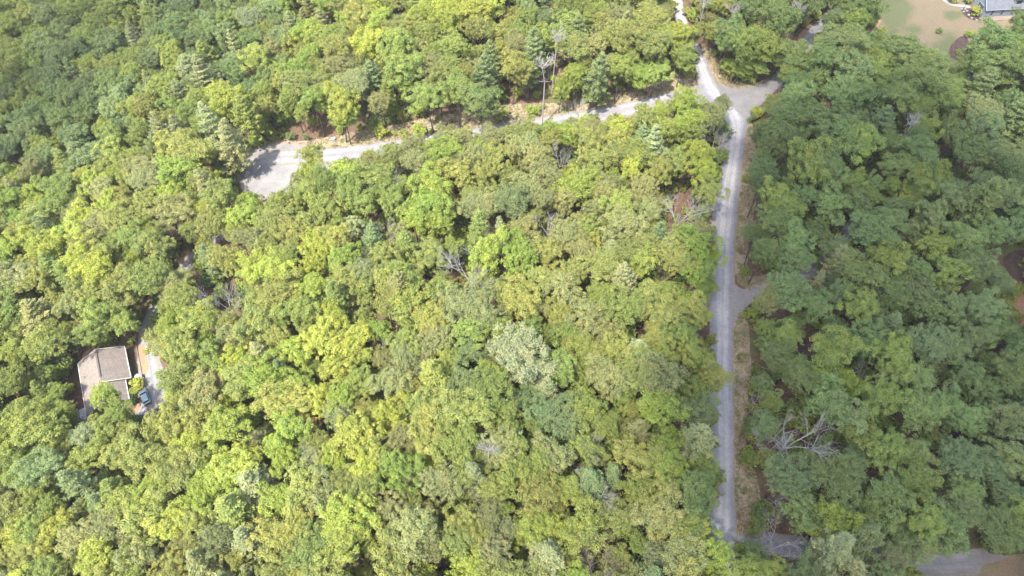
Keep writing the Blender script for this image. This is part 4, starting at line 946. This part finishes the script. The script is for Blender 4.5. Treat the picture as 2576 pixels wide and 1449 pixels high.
# ------------------------------------------------------------------ landmarks, for telling trees apart
LM = [("the turning circle", 665, 430), ("the brown-roofed house", 262, 940), ("the blue-grey house", 2500, 20), ("the four-way junction", 1830, 245), ("the mouth of the east driveway", 1862, 755),
      ("the gravel lot at lower right", 2400, 1430), ("the white car by the road", 1741, 146), ("the pale blue car", 370, 1000), ("the mulch bed on the lawn", 2408, 120), ("the big pale pine clump", 1315, 890),
      ("the big yellow tree group", 850, 865), ("the small bright yellow tree", 1062, 1140), ("the rounded lime tree", 985, 1040), ("the small yellow tree in the right-hand wood", 2262, 505),
      ("the bleached tree in mid-wood", 1180, 690), ("the big grey bare tree", 1705, 525), ("the bare tree below the west road", 978, 450), ("the sprawling bare tree near the left house", 560, 745),
      ("the twin bare trunks", 1238, 1140), ("the forked bare tree lower centre", 1490, 1262), ("the large white bare tree at right", 1990, 1100), ("the tall white snag", 1395, 120),
      ("the bend of the left driveway", 465, 655), ("the far end of the east driveway", 2130, 590), ("the dark mulch hollow", 2028, 880), ("the gravel bay at the bottom", 1980, 1373),
      ("the top left corner", 0, 0), ("the bottom left corner", 0, 1449), ("the middle of the left edge", 0, 700), ("the middle of the top edge", 1288, 0), ("the middle of the bottom edge", 1288, 1449),
      ("the middle of the right edge", 2576, 725), ("the bottom right corner", 2576, 1449), ("the bare patch at the right edge", 2560, 670), ("the utility box", 840, 352), ("the lower end of the main road", 1825, 1370),
      ("the lime tree near the left edge", 130, 632), ("the yellow tree below centre", 1350, 1330), ("the pale pines left of the turning circle", 557, 350), ("the blue-green pine by the west road", 1495, 200),
      ("the reddish dead twigs", 1500, 1410), ("the bright green tree above centre", 1085, 535), ("the pale pine beside the lower road", 1765, 1120), ("the bare tree at the road bend", 1793, 365),
 ("the bend of the north driveway", 1985, 170), ("the lower left corner of the lawn", 2212, 110), ("the lower tip of the lawn", 2340, 185), ("the pale trunks in the dark gap", 2285, 330), ("the low pale bare tree", 2182, 942), ("the twiggy brown gap at right", 2412, 1090),
 ("the mulch gap right of the white bare tree", 2135, 1112), ("the orange gap at lower right", 2156, 1346), ("the thin bare tree below the west road", 1410, 405), ("the yellow trees at the top edge", 1215, 15), ("the yellow tree above the verge", 845, 262),
 ("the lime tree above the turning circle", 578, 262), ("the pine right of mid-wood", 1568, 712), ("the star-shaped pine left of the road", 1600, 885), ("the star-shaped pine at lower centre", 1500, 1210), ("the yellow tree below the left house", 590, 1180),
 ("the yellow tree near the bottom left", 250, 1400), ("the star-shaped pine at lower left", 215, 1210), ("the feathery pine at upper left", 470, 180), ("the star-shaped pine at right", 2460, 530), ("the pale pine at lower right", 2100, 1395),
 ("the leaning trunk right of the yellow group", 965, 858), ("the pale pine at the bottom edge", 1380, 1425), ("the left quarter of the top edge", 644, 0), ("the left quarter of the bottom edge", 644, 1449), ("the upper left edge", 0, 330), ("the lower left edge", 0, 1080), ("the right house driveway", 2130, 20),
 ("the white dead limbs below mid-wood", 1030, 1188), ("the small forked bare tree", 1380, 578), ("the right edge's upper part", 2576, 330), ("the right edge's lower part", 2576, 1080)]
# ------------------------------------------------------------------ choose the individuals
for t in TREES:
    z0 = Tz(t['x'], t['y']); a, b, d = PX(t['x'], t['y'], z0+12.5*t['sz']); t['px'], t['py'] = float(a), float(b); t['ppr'] = t['R']*FP/float(d)
    t['inside'] = 10 < a < PW-10 and 10 < b < PH-10
ins = [t for t in TREES if t['inside']]
def choose(kinds, cap):
    c = sorted([t for t in ins if t['kind'] in kinds and t['sz'] > .45], key=lambda t: -(t['ppr']+(3 if t['hand'] else 0))); return c[:cap]
IND = choose(('broad',), 292)+choose(('soft', 'pine'), 230)
ids = set(id(t) for t in IND); REST = [t for t in TREES if id(t) not in ids]
print('individual', len(IND), 'rest', len(REST), 'inside', len(ins))
OCT = ['right of', 'upper right of', 'above', 'upper left of', 'left of', 'lower left of', 'below', 'lower right of']
ORD = ['nearest', 'second nearest', 'third nearest', 'fourth nearest', 'fifth nearest', 'sixth nearest', 'seventh nearest', 'eighth nearest', 'ninth nearest', 'tenth nearest', 'eleventh nearest', 'twelfth nearest']
def octant(t, l): return int(round(math.degrees(math.atan2(l[2]-t['py'], t['px']-l[1]))/45)) % 8
rankmap = {}
for li, l in enumerate(LM):
    by = {}
    for t in sorted(ins, key=lambda t: math.hypot(t['px']-l[1], t['py']-l[2])):
        o_ = octant(t, l); k = by.get(o_, 0); by[o_] = k+1; rankmap[(id(t), li)] = (o_, k)
used = set(); RK = []
def label(t):
    kn = {'broad': 'broadleaf tree', 'soft': 'soft-crowned pine', 'pine': 'feathery pine'}[t['kind']]
    sz = 'broad ' if t['ppr'] > 50 else ('small ' if t['ppr'] < 27 else '')
    best = sorted(range(len(LM)), key=lambda li: (rankmap[(id(t), li)][1], math.hypot(t['px']-LM[li][1], t['py']-LM[li][2])) if math.hypot(t['px']-LM[li][1], t['py']-LM[li][2]) < 260 else (99, 0))
    for li in best:
        o_, k = rankmap[(id(t), li)]
        if k >= len(ORD): continue
        w_ = OCT[o_]; w_ = ('to the '+w_) if o_ in (0, 1, 3, 4, 5, 7) else w_
        s = f"{sz}{CNAME[t['col']]} {kn}, {ORD[k]} {w_} {LM[li][0]}"
        if len(s.split()) > 16: s = f"{CNAME[t['col']]} {kn}, {ORD[k]} {w_} {LM[li][0]}"
        if len(s.split()) > 16: s = s.replace('broadleaf tree', 'tree').replace('soft-crowned pine', 'pine').replace(' to the ', ' ')
        if s not in used and len(s.split()) <= 16: used.add(s); RK.append((k, t['px'], t['py'])); return s
    for tol in (0, 20, 40):
        for li in sorted(range(len(LM)), key=lambda li: math.hypot(t['px']-LM[li][1], t['py']-LM[li][2])):
            # nearest of its own colour and kind in that direction
            same = sorted([q for q in ins if q['col'] == t['col'] and q['kind'] == t['kind'] and octant(q, LM[li]) == octant(t, LM[li])], key=lambda q: math.hypot(q['px']-LM[li][1], q['py']-LM[li][2]))
            k = [id(q) for q in same].index(id(t))
            s = f"{ORD[min(k, 11)]} {CNAME[t['col']]} {kn.replace('broadleaf ', '')} {OCT[octant(t, LM[li])]} {LM[li][0]}"
            if k < 12 and s not in used and len(s.split()) <= 16: used.add(s); return s
    return 'unlabelled tree'
NM = {'broad': 'broadleaf_tree', 'soft': 'round_pine_tree', 'pine': 'pine_tree'}
for t in IND:
    cm, tm = PRO[t['kind']][t['var'] % len(PRO[t['kind']])]
    r = empty(NM[t['kind']], (t['x'], t['y'], Tz(t['x'], t['y'])), t['rz']); q = R.uniform(.84, 1.18); r.scale = (t['s']*q, t['s']/q, t['sz']); r.rotation_euler = (R.gauss(0, .05), R.gauss(0, .05), t['rz'])
    tag(r, label(t), 'tree' if t['kind'] == 'broad' else 'pine tree', 'broadleaf trees of the wood' if t['kind'] == 'broad' else 'pines among the broadleaf trees')
    c = link('crown', cm, r); c['tint'] = tint_of(t['col'], R)
    link('trunk', tm, r)

# ------------------------------------------------------------------ the rest of the wood as one mass (geometry nodes)
def scatter(name, items, protos):
    pc = bpy.data.collections.new(name+'_sources')
    for i, (key, k, (cm, tm)) in enumerate(protos):
        me = cm.copy(); nv = len(me.vertices)
        bm = bmesh.new(); bm.from_mesh(cm); bm.faces.ensure_lookup_table(); n0 = len(bm.faces); bm.from_mesh(tm); bm.faces.ensure_lookup_table()
        for f in bm.faces[n0:]: f.material_index = 1
        me = bpy.data.meshes.new(name+'_source'); bm.to_mesh(me); bm.free(); me.materials.append(cm.materials[0]); me.materials.append(tm.materials[0])
        o = bpy.data.objects.new('%s_source_%02d' % (name, i), me); pc.objects.link(o)
    me = bpy.data.meshes.new(name)
    me.from_pydata([(t['x'], t['y'], Tz(t['x'], t['y'])) for t in items], [], [])
    def attr(nm, ty, vals, fld):
        a = me.attributes.new(nm, ty, 'POINT'); a.data.foreach_set(fld, np.asarray(vals, np.float32 if ty != 'INT' else np.int32).ravel())
    idx = {}
    for i, (key, k, _) in enumerate(protos): idx[(key, k)] = i
    cnt = {}
    for key, k, _ in protos: cnt[key] = max(cnt.get(key, 0), k+1)
    attr('pick', 'INT', [idx[(t['kind'], t['var'] % cnt[t['kind']])] for t in items], 'value')
    attr('turn', 'FLOAT_VECTOR', [(R.gauss(0, .05), R.gauss(0, .05), t['rz']) for t in items], 'vector')
    qs = [R.uniform(.82, 1.2) for t in items]
    attr('size', 'FLOAT_VECTOR', [(t['s']*q, t['s']/q, t['sz']) for t, q in zip(items, qs)], 'vector')
    attr('tint', 'FLOAT_VECTOR', [tint_of(t['col'], R) for t in items], 'vector')
    ob = link(name, me)
    g = bpy.data.node_groups.new(name, 'GeometryNodeTree')
    g.interface.new_socket('Geometry', in_out='INPUT', socket_type='NodeSocketGeometry'); g.interface.new_socket('Geometry', in_out='OUTPUT', socket_type='NodeSocketGeometry')
    gi = g.nodes.new('NodeGroupInput'); go = g.nodes.new('NodeGroupOutput'); ip = g.nodes.new('GeometryNodeInstanceOnPoints'); ci = g.nodes.new('GeometryNodeCollectionInfo')
    ci.inputs['Collection'].default_value = pc; ci.inputs['Separate Children'].default_value = True; ci.inputs['Reset Children'].default_value = True
    ip.inputs['Pick Instance'].default_value = True
    def na(nm, ty):
        n_ = g.nodes.new('GeometryNodeInputNamedAttribute'); n_.data_type = ty; n_.inputs['Name'].default_value = nm
        return next(s for s in n_.outputs if s.enabled and s.name == 'Attribute')
    e2r = g.nodes.new('FunctionNodeEulerToRotation'); g.links.new(na('turn', 'FLOAT_VECTOR'), e2r.inputs[0])
    g.links.new(gi.outputs[0], ip.inputs['Points']); g.links.new(ci.outputs[0], ip.inputs['Instance'])
    g.links.new(na('pick', 'INT'), ip.inputs['Instance Index']); g.links.new(e2r.outputs[0], ip.inputs['Rotation']); g.links.new(na('size', 'FLOAT_VECTOR'), ip.inputs['Scale'])
    g.links.new(ip.outputs[0], go.inputs[0])
    md = ob.modifiers.new('scatter', 'NODES'); md.node_group = g
    return ob
tag(scatter('woodland_canopy', REST, [(k, i, p) for k in ('broad', 'soft', 'pine') for i, p in enumerate(PRO[k])]), 'dense mixed green woodland canopy filling the gaps between the larger trees', 'woodland', kind='stuff')

# ------------------------------------------------------------------ dead and bare trees
for i, (px, py, k, s, lb) in enumerate(DT):
    h = {0: 10, 1: 11, 2: 12, 3: 10, 4: 9, 5: 10}[k]*s
    p = U(px, py, h*1.1+4); z = Tz(p.x, p.y)
    dkw = {0: dict(H=16, spread=1.0, levels=4, r0=.2), 1: dict(H=15, spread=.8, levels=4, n0=6, r0=.18), 2: dict(H=17, spread=.7, levels=3, tall=True, r0=.22), 3: dict(H=14, spread=1.1, levels=4, n0=6, r0=.19), 4: dict(H=13, spread=.6, levels=3, n0=4, r0=.17), 5: dict(H=14, spread=.9, levels=4, n0=6, mat='twig', r0=.15)}[k]
    r = link('dead_tree', dead_mesh(500+i, **dkw), loc=(p.x, p.y, z)); r.rotation_euler.z = i*1.7
    # stands as tall as the wood round it
    f = 1.28 if k not in (2,) else 1.25; r.scale = (s*1.1, s*1.1, min(1.6, 1.2*f*max(s, .8))); r.rotation_euler.x = .05*math.sin(i*2.3)
    tag(r, lb, 'dead tree', 'bare dead trees in the wood')
# ------------------------------------------------------------------ shrubs
SH = [(350,968,1.3,'yellow','yellow flowering shrub beside the brown-roofed house'),(342,985,.9,'yellow','smaller yellow shrub just below the flowering one by the house'),(336,1010,1.0,'deep','dark green shrub between the brown-roofed house and the mulch strip'),
 (2451,33,1.3,'yellow','yellow-green shrub against the gable end of the blue-grey house'),(2436,88,1.0,'lime','lime green shrub at the top of the mulch bed'),(2445,86,.8,'yellow','yellow shrub at the top right of the mulch bed'),(2411,130,.7,'bright','small green bush inside the mulch bed'),
 (2362,78,.8,'deep','lone dark bush on the dry lawn'),(2395,0,1.4,'yellow','golden shrub inside the curve of the stone walk'),(2432,3,1.2,'bright','green shrub at the top of the wooden steps'),
 (1830,190,2.0,'olive','bushy olive shrub on the tip of land at the junction'),(1880,205,1.8,'olive','olive bush above the north driveway mouth'),(1800,115,2.0,'olive','olive bush at the edge of the upper road'),(1260,300,2.0,'olive','rounded bush on the west road verge'),(1340,285,1.6,'lime','low lime bush on the west road verge'),(960,340,1.5,'lime','low bush on the verge left of centre')]
for px, py, s, c, lb in SH:
    p = U(px, py, .8); cm, tm = PRO['small'][int(px) % 3]
    r = empty('shrub', (p.x, p.y, Tz(p.x, p.y)), px); r.scale = (s*.85, s*.85, s*.85); tag(r, lb, 'shrub')
    f = link('foliage', cm, r); f['tint'] = tint_of(c, R); link('stems', tm, r)
# undergrowth (uncountable) along forest edges and in gaps, and tufts of dry grass on the verges
US = []
for _ in range(7500):
    y = rr.uniform(5, 250); hw = CAMH*.62+y*.62+25; x = rr.uniform(-hw, hw)
    if taken(x, y): continue
    a, b, _d = PX(x, y, Tz(x, y)+.5)
    if look(OM2, a, b) and rr.random() > .22: continue
    s = rr.uniform(.5, 1.5) if not look(OM2, a, b) else rr.uniform(.2, .6)
    if 2200 < a < 2576 and b < 100: continue
    US.append(dict(x=x, y=y, kind='small', s=s, sz=s*rr.uniform(.8, 1.6), rz=rr.uniform(0, 6.28), col=rr.choice(('mid', 'olive', 'bright', 'lime', 'deep', 'olive')), var=rr.randrange(9)))
tag(scatter('undergrowth', US, [('small', i, p) for i, p in enumerate(PRO['small'])]), 'low bushes and saplings growing under and between the trees', 'undergrowth', kind='stuff')
def tufts():
    P = []; polys = [[tuple(U(*q)[:2]) for q in pl_] for pl_ in (VERGE_W, VERGE_I, VERGE_E, VERGE_S)]
    for pl_ in polys:
        x0, x1 = min(p[0] for p in pl_), max(p[0] for p in pl_); y0, y1 = min(p[1] for p in pl_), max(p[1] for p in pl_)
        for _ in range(int((x1-x0)*(y1-y0)*2.2)):
            x, y = rr.uniform(x0, x1), rr.uniform(y0, y1)
            if inside((x, y), pl_) and not taken(x, y) and len(P) < 9000: P.append((x, y, Tz(x, y)+.1))
    P = np.array(P); V = []; F = []; n = len(P)
    for k in range(3):
        a = NP.uniform(0, 6.28, n); w_ = NP.uniform(.1, .22, n); h = NP.uniform(.2, .5, n); q = P+NP.normal(0, .18, (n, 3))*np.array([1, 1, 0])
        d = np.stack([np.cos(a)*w_, np.sin(a)*w_, np.zeros(n)], 1); tp = q+np.stack([NP.normal(0, .2, n), NP.normal(0, .2, n), h], 1)
        V.append(np.stack([q-d, q+d, tp], 1).reshape(-1, 3))
    V = np.vstack(V); F = np.arange(len(V)).reshape(-1, 3)
    tag(link('dry_grass', mesh_np('dry_grass', V, F, [M['grassblade']])), 'dry straw-coloured grass tufts along the road verges', 'grass', kind='stuff')
tufts()

# ------------------------------------------------------------------ clouds overhead, whose shade lies on the right and the upper left of the wood
def mat_cloud():
    m, n, o = new_mat('cloud'); g = N(n, 'ShaderNodeNewGeometry')
    d = N(n, 'ShaderNodeVectorMath', operation='DOT_PRODUCT'); n.links.new(g.outputs['Normal'], d.inputs[0]); n.links.new(g.outputs['Incoming'], d.inputs[1])
    c = math_n(n, 'ABSOLUTE', d.outputs['Value']); k = math_n(n, 'MULTIPLY', c, -0.115)
    op = math_n(n, 'SUBTRACT', 1.0, math_n(n, 'EXPONENT', k))
    tr = N(n, 'ShaderNodeBsdfTransparent'); df = N(n, 'ShaderNodeBsdfDiffuse'); df.inputs[0].default_value = (.85, .86, .88, 1)
    mx = N(n, 'ShaderNodeMixShader'); n.links.new(op, mx.inputs[0]); n.links.new(tr.outputs[0], mx.inputs[1]); n.links.new(df.outputs[0], mx.inputs[2]); n.links.new(mx.outputs[0], o.inputs[0]); return m
M['cloud'] = mat_cloud()
def cloud(puffs):
    bm = bmesh.new()
    for px, py, r in puffs:
        g = U(px, py) if isinstance(px, (int, float)) else px
        H = 620; c = Vector(g)+SUN_V*(H/SUN_V.z)
        mt = Matrix.Translation(c) @ Matrix.Diagonal((r, r, r*.45, 1)); bmesh.ops.create_icosphere(bm, subdivisions=4, radius=1, matrix=mt)
    me = bpy.data.meshes.new('cloud'); bm.to_mesh(me); bm.free(); me.materials.append(M['cloud'])
    for p in me.polygons: p.use_smooth = True
    return tag(link('cloud', me), kind='structure')
cloud([(2500,300,95),(2480,700,80),(2350,1100,70),(2600,1150,60),(2200,200,60),(2150,650,50),(2250,950,55),(2700,900,90),(2400,500,80),(2180,1250,50),(2050,450,45),(2010,1150,40),(1570,1190,45),(1640,1380,42)])
cloud([(100,250,45),(-50,350,50),(330,130,38),(560,20,35),(60,420,35),(-100,150,60),(200,200,35)])
# ------------------------------------------------------------------ thin summer haze
m, n, o = new_mat('haze'); v = N(n, 'ShaderNodeVolumePrincipled'); v.inputs['Density'].default_value = 0.00013; v.inputs['Color'].default_value = (1, .985, .93, 1); v.inputs['Anisotropy'].default_value = 0.2
n.links.new(v.outputs[0], o.inputs['Volume'])
tag(MB().box((0, 400, 55), (3300, 2900, 186)).build('haze', m), kind='stuff', label='thin pale summer haze over the whole wood', cat='haze')
